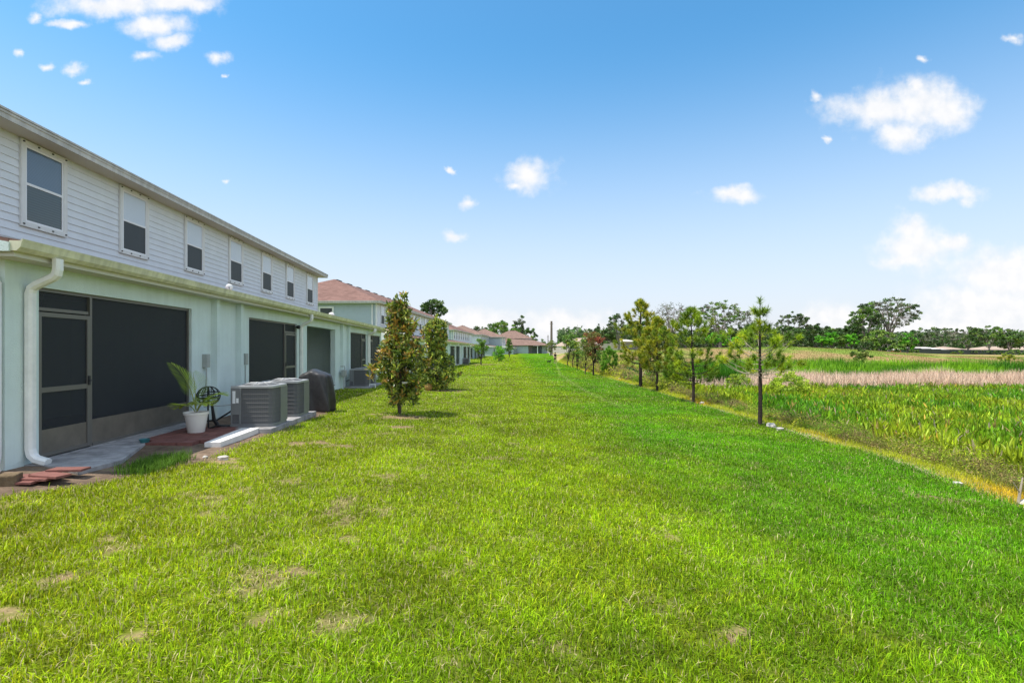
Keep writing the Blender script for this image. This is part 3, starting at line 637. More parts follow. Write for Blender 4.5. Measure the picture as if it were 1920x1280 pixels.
    fa.box(xb+.03, xb+.045, ya-.04, yb+.04, 5.90, 6.0); fa.box(xa, xb+.03, ya-.045, ya-.03, 5.90, 6.0)
    fa.build('fascia', M['fascia'], r)
    rf = MB(); xm, zr = hip_roof(rf, xa-.03, xb+.06, ya-.06, yb+.06, 5.952, .42); ro = rf.build('roof', M[roofm], r)
    rv = MB(); hw = (xb-xa)/2; yy = ya+hw+.5
    while yy+1.3 < yb-hw:
        rv = MB(); rv.box(xm-.12, xm+.12, yy, yy+1.2, zr-.06, zr+.05); yy += 2.9; rv.build('ridge_vent', M['dark'], ro)
    rng_ = random.Random(int(abs(P0[1])*7))
    cs = wins if wins is not None else [ups+1.6+2.95*i for i in range(int((upe-ups-2.2)/2.95)+1)]
    for i, q in enumerate(cs):
        pu = M['blind_dark'] if (near and i == 0) else M['blind']
        window(r, (WU+.012, q), (0, 1), (1, 0), 4.12, 5.68, .98, pu, M['pane_green'] if (near and i == 0) else M['pane'], bolts=near)
    if side_window:
        for q in side_window: window(r, (q, ups-.012), (1, 0), (0, -1), 4.2, 5.45, 1.1, M['pane'], M['pane'])
    m = MB(); q = ups-.06; duct(m, [(WU-.30,q-.30,5.85),(WU-.30,q-.30,5.72),(WU-.30,q-.04,5.5),(WU-.30,q-.03,3.5)], .085, .075) if False else m.box(WU-.42, WU-.33, ups-.10, ups-.02, .1, 5.75); m.build('downspout', M['pipe'], r)
    return r
YAW = math.atan(75/960.0)
dv = np.array([-math.sin(YAW), math.cos(YAW)]); nv = np.array([math.cos(YAW), math.sin(YAW)])
def s_of(px, D): return D/math.tan(math.atan((960-px)/F)-YAW)
PB = -5.8*nv + dv*6.85
def W0(w, s): p = -5.8*nv + dv*s + nv*w; return (float(p[0]), float(p[1]))
def W1(w, s): return W0(w, s+.42)
b1 = townhouse('townhouse', 'nearest pale green and grey townhouse with screened porches and seven upper windows', PB, -5.8*nv+dv*33.4, 0, -2.0, 31.0-6.85, ('stucco','siding','siding','shingle'),
    per0=.5, open_no=(2,), near=True, wins=[s_of(x, 9.1)-6.85 for x in (80.5,250,363,441,499,543,580)])
m = MB(); m.sweep([(-.95,-.055,2.66),(-.80,-.055,2.64),(-.25,-.055,2.50),(-.13,-.055,2.44),(-.085,-.055,2.34),(-.085,-.055,.22),(-.085,-.075,.14),(-.085,-.13,.08),(-.085,-.26,.03)], .075, .075, side=(1,.0,0)) if False else m.tube([(-.95,-.06,2.66),(-.80,-.06,2.64),(-.25,-.06,2.50),(-.10,-.06,2.44),(-.045,-.06,2.34),(-.045,-.06,.22),(-.04,-.08,.14),(-.01,-.14,.09),(.08,-.22,.05)], .048, 8); m.build('downspout', M['pipe'], b1, smooth=True)
# fittings fixed to the near house: electric boxes, porch light camera, roof dishes
for px in (387, 460):
    q = s_of(px, 5.75)-6.85; m = MB(); m.box(0, .09, q-.08, q+.08, 1.13, 1.42); m.box(.09, .098, q-.068, q+.068, 1.15, 1.40); eb = m.build('electric_box', M['boxgrey'], b1, bevel=.006)
    m = MB(); m.tube([(.05,q,1.12),(.05,q,.9),(.05,q-.02,.75),(.06,q-.10,.45),(.10,q-.2,.3),(.3,q+.2,.28),(.7,q+.5,.3)] if px == 387 else [(.05,q,1.12),(.05,q,.35),(.2,q,.25)], .014, 6); m.build('conduit', M['boxgrey'], eb)
q = s_of(561, 5.7)-6.85; m = MB(); m.lathe([(.0,2.20),(.05,2.21),(.065,2.26),(.05,2.31),(0,2.32)], .08, q, 12); m.box(0, .05, q-.03, q+.03, 2.24, 2.28); m.build('security_camera', M['dark'], b1, smooth=True)
def dish(cx, cy, cz, ry, label, sc):
    r = empty('satellite_dish', (cx, cy, cz), ry, label, 'dish', 'small dishes on the porch roof'); r.scale = (sc, sc, sc); m = MB(); n = 18; V = []; Fs = []
    for i in range(5):
        rr = .20*i/4
        for k in range(n): V.append((rr*math.cos(2*math.pi*k/n), -.10+.9*rr*rr, .22+rr*math.sin(2*math.pi*k/n)))
    for i in range(4):
        for k in range(n): Fs.append((i*n+k, i*n+(k+1) % n, (i+1)*n+(k+1) % n, (i+1)*n+k))
    m.add(V, [Fs]); do = m.build('reflector', M['vinyl'], r, smooth=True); sm = do.modifiers.new('solid', 'SOLIDIFY'); sm.thickness = .012
    m = MB(); m.tube([(0,.02,0),(0,.02,.2),(0,-.05,.22)], .014, 6); m.tube([(0,-.08,.04),(0,-.38,.16)], .01, 6); m.box(-.03, .03, -.42, -.36, .14, .20); m.box(-.07, .07, -.05, .09, -.03, .015); m.build('mast', M['dark'], r)
p = W0(.30, s_of(430, 5.5)); dish(p[0], p[1], 2.85, YAW+.4, 'small round dish sitting on the porch gutter below the fourth upper window', .36)
p = W0(-1.2, s_of(622, 7.0)); dish(p[0], p[1], 3.06, YAW, 'small dish on the far end of the porch roof beside the next house window', .75)

def line_building(nm, label, y0, y1, X0, sl, z, mats, **k):   # porch wall line X = X0 + sl*Y
    return townhouse(nm, label, (X0+sl*y0, y0), (X0+sl*y1, y1), z, k.pop('ups', .6), (y1-y0)-.3, mats, **k)
line_building('townhouse', 'second townhouse with pink shingle hip roof behind the magnolia trees', 42.2, 79.5, -9.84, .042, -.42, ('stucco','siding','siding_grey','shingle'), side_window=[-7.6], open_no=(1, 4))
line_building('townhouse', 'third townhouse, narrow blue grey end wall and a close row of eight windows', 101, 128, -14.2, .058, -.5, ('siding_grey','siding','siding_grey','shingle'), open_no=(1,), wins=[1.4+2.9*i for i in range(8)])
line_building('townhouse', 'fourth townhouse along the row, lilac grey end wall, partly behind a young tree', 133, 152, -14.2, .07, -.55, ('siding_grey','siding_grey','siding','shingle_tan'), open_no=(0,))
line_building('townhouse', 'fifth townhouse, short bluish end wall just left of the house across the end', 152.5, 166, -9.6, .065, -.7, ('siding_grey','siding','siding_grey','shingle_tan'), wins=[2, 5, 8])
# house across the end of the lawn
r = empty('end_house', (gx(961, 172), 172, .25), 0, 'house across the end of the lawn with brown hip roof and lean-to porch', 'house', 'row of two storey townhouses')
m = MB(); siding(m, (-.9, 0), (6.4, 0), (0, -1), -.5, 5.1, .2); siding(m, (6.4, 0), (6.4, 14), (1, 0), -.5, 5.1, .2); m.box(-.95, -.9, 0, 14, -.5, 5.1); m.build('upper_wall', M['siding_white'], r)
m = MB(); V = [(-7.3,-.5,4.95),(6.9,-.5,4.95),(6.9,15,4.95),(-7.3,15,4.95),(-.9,6,7.95),(-.9,9.5,7.95),(.7,6,7.95),(.7,9.5,7.95)]
m.add(V, [[(0,1,6,4),(1,2,7,6),(2,3,5,7),(3,0,4,5),(4,6,7,5),(3,2,1,0)]]); ro = m.build('roof', M['shingle_tan'], r)
m = MB(); m.box(-1.0, .8, 5.5, 5.9, 7.5, 7.9); m.build('roof_vent', M['dark'], ro)
m = MB(); m.add([(-8,-6,2.65),(12.6,-6,2.65),(6.7,-.1,4.5),(-3.2,-.1,5.1),(-8,-.1,4.7),(-8,-6,2.5),(12.6,-6,2.5),(12.0,.4,2.65),(12.0,.4,2.5)], [[(0,1,2,3,4)],[(0,5,6,1)],[(1,7,2)],[(6,8,7,1)]]); m.build('lean_to_roof', M['shingle_tan'], r)
m = MB(); m.box(-6, 5.0, -5.4, -5.2, -.6, 2.5); m.box(5.0, 5.15, -5.4, .3, -.6, 2.5); m.box(9.6, 11.5, -3.6, -.6, -.6, 2.5); m.box(5, 11.6, .2, .4, -.6, 2.5); m.build('porch_wall', M['siding_grey'], r)
for q in (8.0, 11.9): m = MB(); m.box(q, q+.25, -5.7, -5.45, -.6, 2.5); m.build('porch_post', M['vinyl'], r)
# houses and fences in the far distance
def simple_house(name, label, X, Y, w, d, h, rise, wall, roof, z=None, rz=0, wins=3):
    z = hz1(X, Y) if z is None else z
    r = empty(name, (X, Y, z), rz, label, 'house', 'far houses beyond the field')
    m = MB(); m.box(-w/2, w/2, -d/2, d/2, -1, h); m.build('wall', M[wall], r)
    m = MB()
    if d > w: hip_roof(m, -w/2-.5, w/2+.5, -d/2-.5, d/2+.5, h, rise/(w/2+.5))
    else:
        hw = d/2+.5; a = w/2+.5; V = [(-a,-hw,h),(a,-hw,h),(a,hw,h),(-a,hw,h),(-a+hw,0,h+rise),(a-hw,0,h+rise)]; m.add(V, [[(0,1,5,4),(2,3,4,5)],[(1,2,5)],[(3,0,4)],[(3,2,1,0)]])
    m.build('roof', M[roof], r)
    for i in range(wins):
        q = -w/2+w*(i+.5)/wins; m = MB(); m.box(q-.6, q+.6, -d/2-.04, -d/2+.02, .9, 2.1); m.build('window', M['pane'], r)
simple_house('bungalow', 'low tan roofed house behind the far fence at the end of the lawn', gx(1085, 210), 210, 19, 12, 2.6, 3.4, 'siding_white', 'tan_roof')
simple_house('bungalow', 'pale flat roofed low house with red wall beyond the right field', gx(1722, 165), 165, 13, 8, 2.0, .9, 'red_wall', 'white_roof', z=-.6)
simple_house('bungalow', 'low grey house next to the red walled one, half hidden by a hedge', gx(1768, 175), 175, 9, 8, 2.1, 1.0, 'siding_grey', 'tan_roof', z=-.6)
simple_house('bungalow', 'long low tan roofed house at the far right edge behind the dark fence', gx(1868, 180), 180, 17, 9, 2.0, 1.2, 'siding_white', 'tan_roof', z=-.6)
simple_house('bungalow', 'tan roofed house rightmost, cut by the edge of the picture', gx(1935, 182), 182, 14, 9, 2.0, 1.2, 'siding_white', 'tan_roof', z=-.6)
simple_house('garden_shed', 'white roofed shed rising behind the pale fence on the right', gx(1172, 128), 128, 4.5, 4, 2.6, .5, 'siding_white', 'white_roof', z=.9, wins=1)
def fence(label, pts, h, m_, step=2.4, name='vinyl_fence'):
    r = empty(name, (pts[0][0], pts[0][1], 0), 0, label, 'fence'); ox, oy = pts[0]
    pn = MB()
    for (x0, y0), (x1, y1) in zip(pts[:-1], pts[1:]):
        Ln = math.hypot(x1-x0, y1-y0); k = max(1, round(Ln/step)); ax = ((x1-x0)/Ln, (y1-y0)/Ln); ay = (-ax[1], ax[0])
        for i in range(k):
            X, Y = x0+(x1-x0)*i/k, y0+(y1-y0)*i/k; z = hz1(X, Y)
            pn.obox((X-ox, Y-oy), ax, ay, (.06, Ln/k-.06), (-.02, .02), (z-.3, z+h))
            p = MB(); p.obox((X-ox, Y-oy), ax, ay, (-.06, .06), (-.06, .06), (z-.3, z+h+.08)); p.build('post', M[m_], r)
    pn.build('panel', M[m_], r)
fence('pale beige board fence across the far end of the lawn', [(gx(1010,185),185),(gx(1120,180),180)], 1.9, 'wood')
fence('pale beige board fence on the rise behind the red leaved tree', [(gx(1128,112),112),(gx(1215,116),116)], 1.75, 'wood')
fence('dark fence along the far right edge of the field', [(gx(1690,140),140),(gx(1960,146),146)], 1.3, 'fencedark', 3, 'dark_fence')
def pole(px, Y, top, r0, label):
    X = gx(px, Y); z = hz1(X, Y); h = (HY-top)/F*Y+CAMZ-z; r = empty('utility_pole', (X, Y, z), 0, label, 'pole', 'poles beyond the lawn')
    m = MB(); m.tube([(0,0,-.5),(0,0,h)], [r0, r0*.7], 10); m.build('shaft', M['pole'], r); m = MB(); m.box(-.5, .5, -.05, .05, h-.8, h-.7); m.build('bracket', M['pole'], r)
pole(1034, 150, 602, .42, 'tall thick brown pole beyond the end of the lawn'); pole(1027.5, 230, 628, .22, 'thin short pole left of the tall brown pole')
# white path at the end of the lawn
m = MB(); X = np.linspace(gx(1030,150), gx(1062,150), 9)
for a, b in zip(X[:-1], X[1:]): m.add([(a,149,hz1(a,149)+.03),(b,149,hz1(b,149)+.03),(b,152,hz1(b,152)+.03),(a,152,hz1(a,152)+.03)], [[(0,1,2,3)]])
tag(m.build('path', M['white_concrete']), kind='structure')

# ------------------------------------------------------------------ things beside the near house
rzb = YAW
# concrete apron (paving) and pads
def slab(name, pts, z0, z1, m_, parent=None, loc=(0, 0, 0)):
    m = MB(); n = len(pts); m.add([(p[0], p[1], z0) for p in pts]+[(p[0], p[1], z1) for p in pts], [[(i, (i+1) % n, (i+1) % n+n, i+n)] for i in range(n)]+[[tuple(range(n, 2*n))]])
    return m.build(name, M[m_], parent, bevel=.006)
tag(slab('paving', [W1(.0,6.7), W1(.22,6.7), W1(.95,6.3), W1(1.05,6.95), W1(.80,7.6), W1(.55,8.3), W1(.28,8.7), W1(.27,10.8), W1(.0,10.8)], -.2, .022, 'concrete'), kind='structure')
r = empty('paver_patio', (*W1(.3, 8.2), 0), rzb, 'faded red paver patch between the potted palm and the white slab', 'paving patch')
rr = random.Random(3)
for i in range(7):
    for j in range(5):
        if (i, j) in ((0,0),(0,4),(6,4)): continue
        if rr.random() < .0: continue
        m = MB(); x, y = .02+j*.245, .02+i*.245; m.box(x, x+.235, y, y+.235, -.04, .018+rr.random()*.006); m.build('paver', M['clay'], r)
def at_ground(px, py):
    Y = 1.6*F/(py-HY)
    for _ in range(4): X = gx(px, Y); Y = (CAMZ-hz1(X, Y))*F/(py-HY)
    return gx(px, Y), Y
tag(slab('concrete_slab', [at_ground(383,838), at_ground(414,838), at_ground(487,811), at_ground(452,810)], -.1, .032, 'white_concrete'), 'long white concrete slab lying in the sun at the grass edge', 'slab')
# condensers
def condenser(w, s, lab, z, stickers=True, hh=.80):
    x, y = W1(w, s); r = empty('air_conditioner', (x, y, z), rzb, lab, 'air conditioner', 'outdoor air conditioning units beside the porches')
    a = .40; c_ = .10; t = .02
    prof = [(-a,-a),(a-c_,-a),(a-c_*.3,-a+c_*.3),(a,-a+c_),(a,a-c_),(a-c_,a),(-a+c_,a),(-a,a-c_)]
    def pr(mb, sc, z0, z1):
        n = len(prof); mb.add([(p[0]*sc, p[1]*sc, z0) for p in prof]+[(p[0]*sc, p[1]*sc, z1) for p in prof], [[(i, (i+1) % n, (i+1) % n+n, i+n)] for i in range(n)]+[[tuple(range(n, 2*n))], [tuple(range(n-1, -1, -1))]])
    m = MB(); pr(m, .955, .05, hh-.04); m.build('coil', M['fins'], r)
    m = MB(); pr(m, 1.0, 0, .06); m.build('base_pan', M['ac'], r)
    m = MB(); pr(m, 1.01, hh-.05, hh); m.build('top_cover', M['ac_light'], r, bevel=.008)
    m = MB()
    for k in range(8):                       # horizontal guard bars
        zz = .12+k*(hh-.2)/7
        pp = [(p[0]*.985, p[1]*.985, zz) for p in prof]; m.tube(pp+[pp[0]], .0028, 4, cap=False)
    for q in np.linspace(-a+.16, a-.12, 15): m.tube([(q, -a*.985, .06), (q, -a*.985, hh-.05)], .0013, 3)
    for q in np.linspace(-a+.12, a-.3, 10): m.tube([(a*.985, q, .06), (a*.985, q, hh-.05)], .0013, 3)
    m.build('coil_guard', M['guard'], r)
    m = MB(); m.box(-a-.004, -a+.17, -a-.006, -a+.25, .24, hh-.045); m.box(-a-.004, -a+.02, -a-.006, a*.3, .05, .24); m.box(-a+.15, -a+.19, -a-.008, -a+.02, .05, hh-.05)
    m.build('service_panel', M['ac'], r, bevel=.004)
    m = MB(); m.box(a-.02, a+.003, -a*.1, a-.06, .06, hh-.05); m.build('side_panel', M['ac'], r)
    m = MB()
    for k in range(7): 
        rd = .06+k*.045; m.tube([(rd*math.cos(q)*1.0, rd*math.sin(q), hh+.035-.05*(rd/.36)**3) for q in np.linspace(0, 2*math.pi, 25)], .004, 4, cap=False)
    for k in range(8): q = k*math.pi/4; m.tube([(.05*math.cos(q), .05*math.sin(q), hh+.04), (.2*math.cos(q), .2*math.sin(q), hh+.038), (.35*math.cos(q), .35*math.sin(q), hh)], .006, 4)
    m.lathe([(.06,hh+.02),(.06,hh+.045),(0.01,hh+.05)], 0, 0, 16); m.build('fan_grille', M['ac_light'], r)
    m = MB(); m.lathe([(.34,hh-.02),(.34,hh+.006),(.0,hh+.008)], 0, 0, 24); m.build('fan_opening', M['dark'], r)
    if stickers:
        m = MB(); m.box(-a+.03, -a+.085, -a-.009, -a-.006, .46, .70); m.build('sticker', M['sticker'], r); m = MB(); m.box(-a+.10, -a+.145, -a-.009, -a-.006, .47, .56); m.build('sticker', M['sticker'], r)
    m = MB(); m.tube([(-a-.0,-a+.35,.3),(-a-.15,-a+.38,.28),(-a-.35,-a+.2,.12),(-a-.55,-a+.2,.1)], .018, 6); m.build('refrigerant_pipe', M['dark'], r)
def padmb(lab, w0, w1, s0, s1, z):
    tag(slab('concrete_pad', [W1(w0,s0), W1(w1,s0), W1(w1,s1), W1(w0,s1)], z-.25, z, 'concrete'), lab, 'concrete pad', 'pads under the air conditioners')
padmb('concrete pad under the two nearest air conditioners', .98, 2.0, 9.62, 12.45, .016)
condenser(1.55, 10.28, 'nearest grey air conditioner with two white stickers on its panel', .016)
condenser(1.55, 11.72, 'grey air conditioner between the nearest one and the covered grill', .016, False)
padmb('concrete pad under the pair of air conditioners at the far end of the near house', .1, 1.2, 23.1, 26.4, -.18)
condenser(.62, 23.9, 'third air conditioner, by the wall past the open porch', -.18, False)
condenser(.62, 25.3, 'fourth air conditioner, partly behind the magnolia', -.18, False)
for (X, Y, l) in ((-7.0, 57, 'dark air conditioner on the grass at the second house'), (-6.4, 71, 'bluish air conditioner by the porch posts beyond the second magnolia')):
    w_, s_ = 0, 0; r0 = condenser.__defaults__
    p = np.array([X, Y])+5.8*nv; condenser(float(p@nv), float(p@dv)-.42, l, hz1(X, Y), False)
# covered grill
x, y = W1(1.72, 13.35); r = empty('covered_grill', (x, y, hz1(x, y)), rzb, 'grill under a draped dark grey cover beside the air conditioners', 'grill')
bm = bmesh.new(); bmesh.ops.create_cube(bm, size=1); bmesh.ops.subdivide_edges(bm, edges=bm.edges, cuts=14, use_grid_fill=True)
for v_ in bm.verts:
    px, py, pz = v_.co; zz = pz+.5
    w = .40*(1+.04*math.sin(zz*4)); d = .30
    ang = math.atan2(py, px); fold = 1+ (.035+.11*(1-zz))*math.sin(ang*6+zz*2.5)+.035*math.sin(ang*15+zz*7)
    rx = px*2; ry = py*2; k = max(abs(rx), abs(ry), 1e-6); ln = math.hypot(rx, ry)+1e-6; rx, ry = rx*(.6*k/ln+.4)*1.12, ry*(.6*k/ln+.4)*1.12
    top = 1.06 - .10*abs(rx)**2.2 - .06*abs(ry)**2 + .05*math.exp(-((rx+.1)**2)/.08)
    if zz < .999: z_ = zz*(top-.02)
    else: z_ = top+.008*math.sin(rx*9)*math.sin(ry*7)
    sh = 1-.08*zz**3
    v_.co = (rx*w*fold*sh, ry*d*fold*sh, z_)
me = bpy.data.meshes.new('cover'); bm.to_mesh(me); bm.free(); me.materials.append(M['cover'])
for p_ in me.polygons: p_.use_smooth = True
o = bpy.data.objects.new('cover', me); C.objects.link(o); o.parent = r; o.modifiers.new('s', 'SUBSURF').render_levels = 1
for (a, b) in ((-.28,-.2),(.28,-.2),(.28,.2),(-.28,.2)): m = MB(); m.tube([(a,b,-.05),(a,b,.10)], .025, 8); m.build('leg', M['dark'], r)
# potted palm
x, y = at_ground(368, 813); r = empty('potted_palm', (x, y, .0), 0, 'small palm in a white tapered pot beside the screened porch', 'potted plant')
m = MB(); m.lathe([(.125,0),(.135,.01),(.185,.34),(.205,.345),(.208,.39),(.19,.392),(.183,.36),(.01,.355)], 0, 0, 32); po = m.build('pot', M['pot'], r, smooth=True); po.modifiers.new('e', 'EDGE_SPLIT').split_angle = R(40)
m = MB(); m.lathe([(.182,.33),(.18,.362),(.01,.368)], 0, 0, 24); m.build('soil', M['soil'], r)
rng = np.random.RandomState(2)
def frond(base, az, el, Ln, droop, r, col):
    n = 14; t = np.linspace(0, 1, n); d0 = np.array([math.cos(az), math.sin(az)])
    hx = np.cumsum(np.cos(el-droop*t**1.5))*Ln/n; hz = np.cumsum(np.sin(el-droop*t**1.5))*Ln/n
    P = np.stack([base[0]+d0[0]*hx, base[1]+d0[1]*hx, base[2]+hz], 1); m = MB()
    m.tube(P, np.linspace(.010, .003, n), 5, col=np.array([.30,.34,.08]))
    T = unit(np.gradient(P, axis=0)); Sd = np.array([-d0[1], d0[0], 0.]); pts = []; D = []; L_ = []
    for i in np.linspace(3.5, n-1, 22):
        k = int(min(n-2, i)); f = i-k; p = P[k]*(1-f)+P[k+1]*f; tt = T[k]
        for s_ in (-1, 1):
            dd = tt*.75 + Sd*s_*.8 + np.array([0,0,-.15]); pts.append(p); D.append(dd/np.linalg.norm(dd)); L_.append(.27*math.sin(math.pi*min(1, (i/n)*.9+.12))+.05)
    pts = np.array(pts); D = np.array(D); nn = len(pts); up = np.tile([0,0,1.], (nn, 1)); Sd2 = unit(np.cross(D, up)+.2*rng.randn(nn, 3)*.3)
    c = np.array(col)*(1.1+.9*rng.rand(nn))[:, None]*np.array([1.25,1.05,.8]); leaf6(m, pts, D, Sd2, np.array(L_), np.full(nn, .015), c, .2)
    m.build('frond', M['leaf'], r)
frond((0,0,.36), math.pi*.98, R(80), 1.05, .75, r, (.20,.32,.03)); frond((0,0,.36), math.pi*.9, R(50), .5, 1.6, r, (.22,.32,.03))
frond((0,0,.36), .25, R(66), .66, 1.4, r, (.16,.26,.04)); frond((0,0,.36), -.5, R(62), .45, 1.5, r, (.2,.3,.04)); frond((0,0,.36), 1.6, R(60), .5, 1.3, r, (.12,.2,.03)); frond((0,0,.36), 2.3, R(80), .8, .5, r, (.14,.24,.03))
# black wrought metal cage stand
x, y = W1(.75, 9.85); r = empty('metal_stand', (x, y, hz1(x, y)), rzb, 'black scrolled metal cage on a leaning post behind the potted palm', 'stand')
m = MB()
for k in range(6):
    q = k*math.pi/6; m.tube([(.20*math.cos(q)*math.cos(a)*1.0, .20*math.sin(q)*math.cos(a)*1.0, .66+.18*math.sin(a)) for a in np.linspace(-math.pi/2.2, math.pi*1.45, 26)], .0075, 5)
m.build('cage', M['black_iron'], r)
m = MB()
for rr_, zz in ((.205,.70),(.20,.66),(.18,.58)): m.tube([(rr_*math.cos(a), rr_*math.sin(a), zz+.02*math.sin(a)) for a in np.linspace(0, 2*math.pi, 25)], .011, 5)
for k in range(8):
    q = k*math.pi/4; m.tube([((.10+.05*math.cos(a))*math.cos(q+a*.2), (.10+.05*math.cos(a))*math.sin(q+a*.2), .77+.045*math.sin(a)) for a in np.linspace(0, 2*math.pi, 13)], .004, 4)
m.build('scroll_band', M['black_iron'], r)
m = MB(); m.tube([(0,0,-.02),(-.01,0,.3),(-.01,0,.84)], .016, 8); m.tube([(.16,.1,.02),(.08,.04,.2),(.05,.02,.52)], [.04,.035,.02], 8); m.build('post', M['black_iron'], r)
m = MB(); m.box(-.05, .42, -.16, .16, .0, .045); m.tube([(.02,-.1,.03),(.2,-.05,.10),(.4,.0,.08)], .02, 6); m.build('foot', M['black_iron'], r, bevel=.01)
# teal dish on the apron, rocks, tiles, block, pipe
x, y = at_ground(271, 833); m = MB(); m.lathe([(.055,.022),(.062,.03),(.075,.075),(.08,.078),(.074,.08),(.06,.04),(.0,.035)], x, y, 20); tag(m.build('bowl', M['teal'], smooth=True), 'small teal bowl on the concrete apron', 'bowl')
def rock(name, X, Y, s, m_, label, cat='rock', sq=.6, seed=0, group=None):
    bm = bmesh.new(); bmesh.ops.create_icosphere(bm, subdivisions=2, radius=1); q = random.Random(seed)
    ph = [q.random()*6 for _ in range(6)]
    for v_ in bm.verts:
        a = v_.co; f = 1+.22*math.sin(a.x*3+ph[0])*math.sin(a.y*3+ph[1])+.15*math.sin(a.z*5+ph[2])+.08*math.sin(a.x*9+ph[3])
        v_.co = Vector((a.x*f*s, a.y*f*s*.8, a.z*f*s*sq))
    me = bpy.data.meshes.new(name); bm.to_mesh(me); bm.free(); me.materials.append(M[m_]); o = bpy.data.objects.new(name, me); C.objects.link(o)
    o.location = (X, Y, hz1(X, Y)+s*sq*.35); o.rotation_euler = (0, 0, ph[4]); return tag(o, label, cat, group)
x, y = at_ground(418, 861); rock('rock', x, y, .075, 'rock', 'pale stone lying in the bare patch near the white slab', seed=1)
x, y = at_ground(385, 858); rock('rock', x, y, .045, 'rock', 'small pale stone left of the larger stone in the bare patch', seed=2)
for i, (px, py, s_, lb) in enumerate(((1440,800,.13,'long pale rock at the lawn edge beside the nearest pine trunk'),(1456,806,.10,'pale rock just right of the long one by the nearest pine'),(1312,757,.11,'pale rock at the foot of the second nearest pine'),
        (1293,749,.08,'small pale rock left of the second nearest pine'),(1160,712,.16,'pale rock heap between the small bushy tree and the two tall pines'),(1170,714,.12,'smaller pale rock beside the rock heap near the short stake'),(1133,697,.16,'far pale rock behind the small bushy tree'),(1787,908,.07,'little white stone in the yellow weeds on the right'),(1914,946,.09,'white stone by the dead twig at the right edge'))):
    x, y = at_ground(px, py); x += .08; rock('rock', x, y, s_, 'rock', lb, seed=10+i, group='pale stones along the lawn edge')
x, y = W1(.62, 5.95); r = empty('clay_tile_pile', (x, y, hz1(x, y)), rzb, 'pile of broken red clay tiles at the near corner of the house', 'tile pile')
q = random.Random(9)
for i in range(6):
    m = MB(); a = q.uniform(-.4, .4); ax = (math.cos(a), math.sin(a)); ay = (-ax[1], ax[0]); m.obox((-.15+.12*(i % 3), -.22+.13*i*.6), ax, ay, (0, .40), (0, .17), (.01+.022*(i % 3), .035+.022*(i % 3))); m.build('tile', M['clay'], r)
x, y = at_ground(16, 908); m = MB(); m.box(-.10, .10, -.09, .09, -.05, .12); o = m.build('stone_block', M['woodblock'], bevel=.02); o.location = (x, y, 0); o.rotation_euler = (0, 0, .4); tag(o, 'brown weathered block at the left edge below the downspout', 'block')
x, y = at_ground(537, 789); r = empty('drain_pipe', (x, y, hz1(x, y)), rzb, 'short white plastic drain pipe elbow beside the nearest air conditioner', 'pipe')
m = MB(); m.tube([(-.25,.1,.05),(-.05,.06,.07),(0,.05,.13),(.06,.04,.135),(.09,.03,.10),(.10,.03,.02)], .022, 8); m.build('elbow', M['vinyl'], r, smooth=True)
x, y = at_ground(699, 727); m = MB(); m.tube([(x-.15,y,.0+hz1(x,y)),(x-.15,y,.16+hz1(x,y)),(x+.12,y,.16+hz1(x,y)),(x+.12,y,hz1(x,y))], .028, 8); tag(m.build('drain_pipe', M['vinyl']), 'white plastic pipe bend by the far pair of air conditioners', 'pipe')
# left hand downspout on the porch end wall
# gas meter near the far condensers
x, y = W1(.2, 22.6); r = empty('gas_meter', (x, y, hz1(x, y)), rzb, 'grey utility meter with pipes on the wall beside the third air conditioner', 'meter')
m = MB(); m.box(-.1, .1, -.12, .12, .55, .85); m.build('meter_body', M['boxgrey'], r, bevel=.03); m = MB(); m.tube([(0,-.08,-.05),(0,-.08,.55)], .02, 8); m.build('riser', M['boxgrey'], r); m = MB(); m.tube([(0,.08,.85),(0,.08,1.0),(-.18,.08,1.0)], .02, 8); m.build('riser', M['boxgrey'], r)

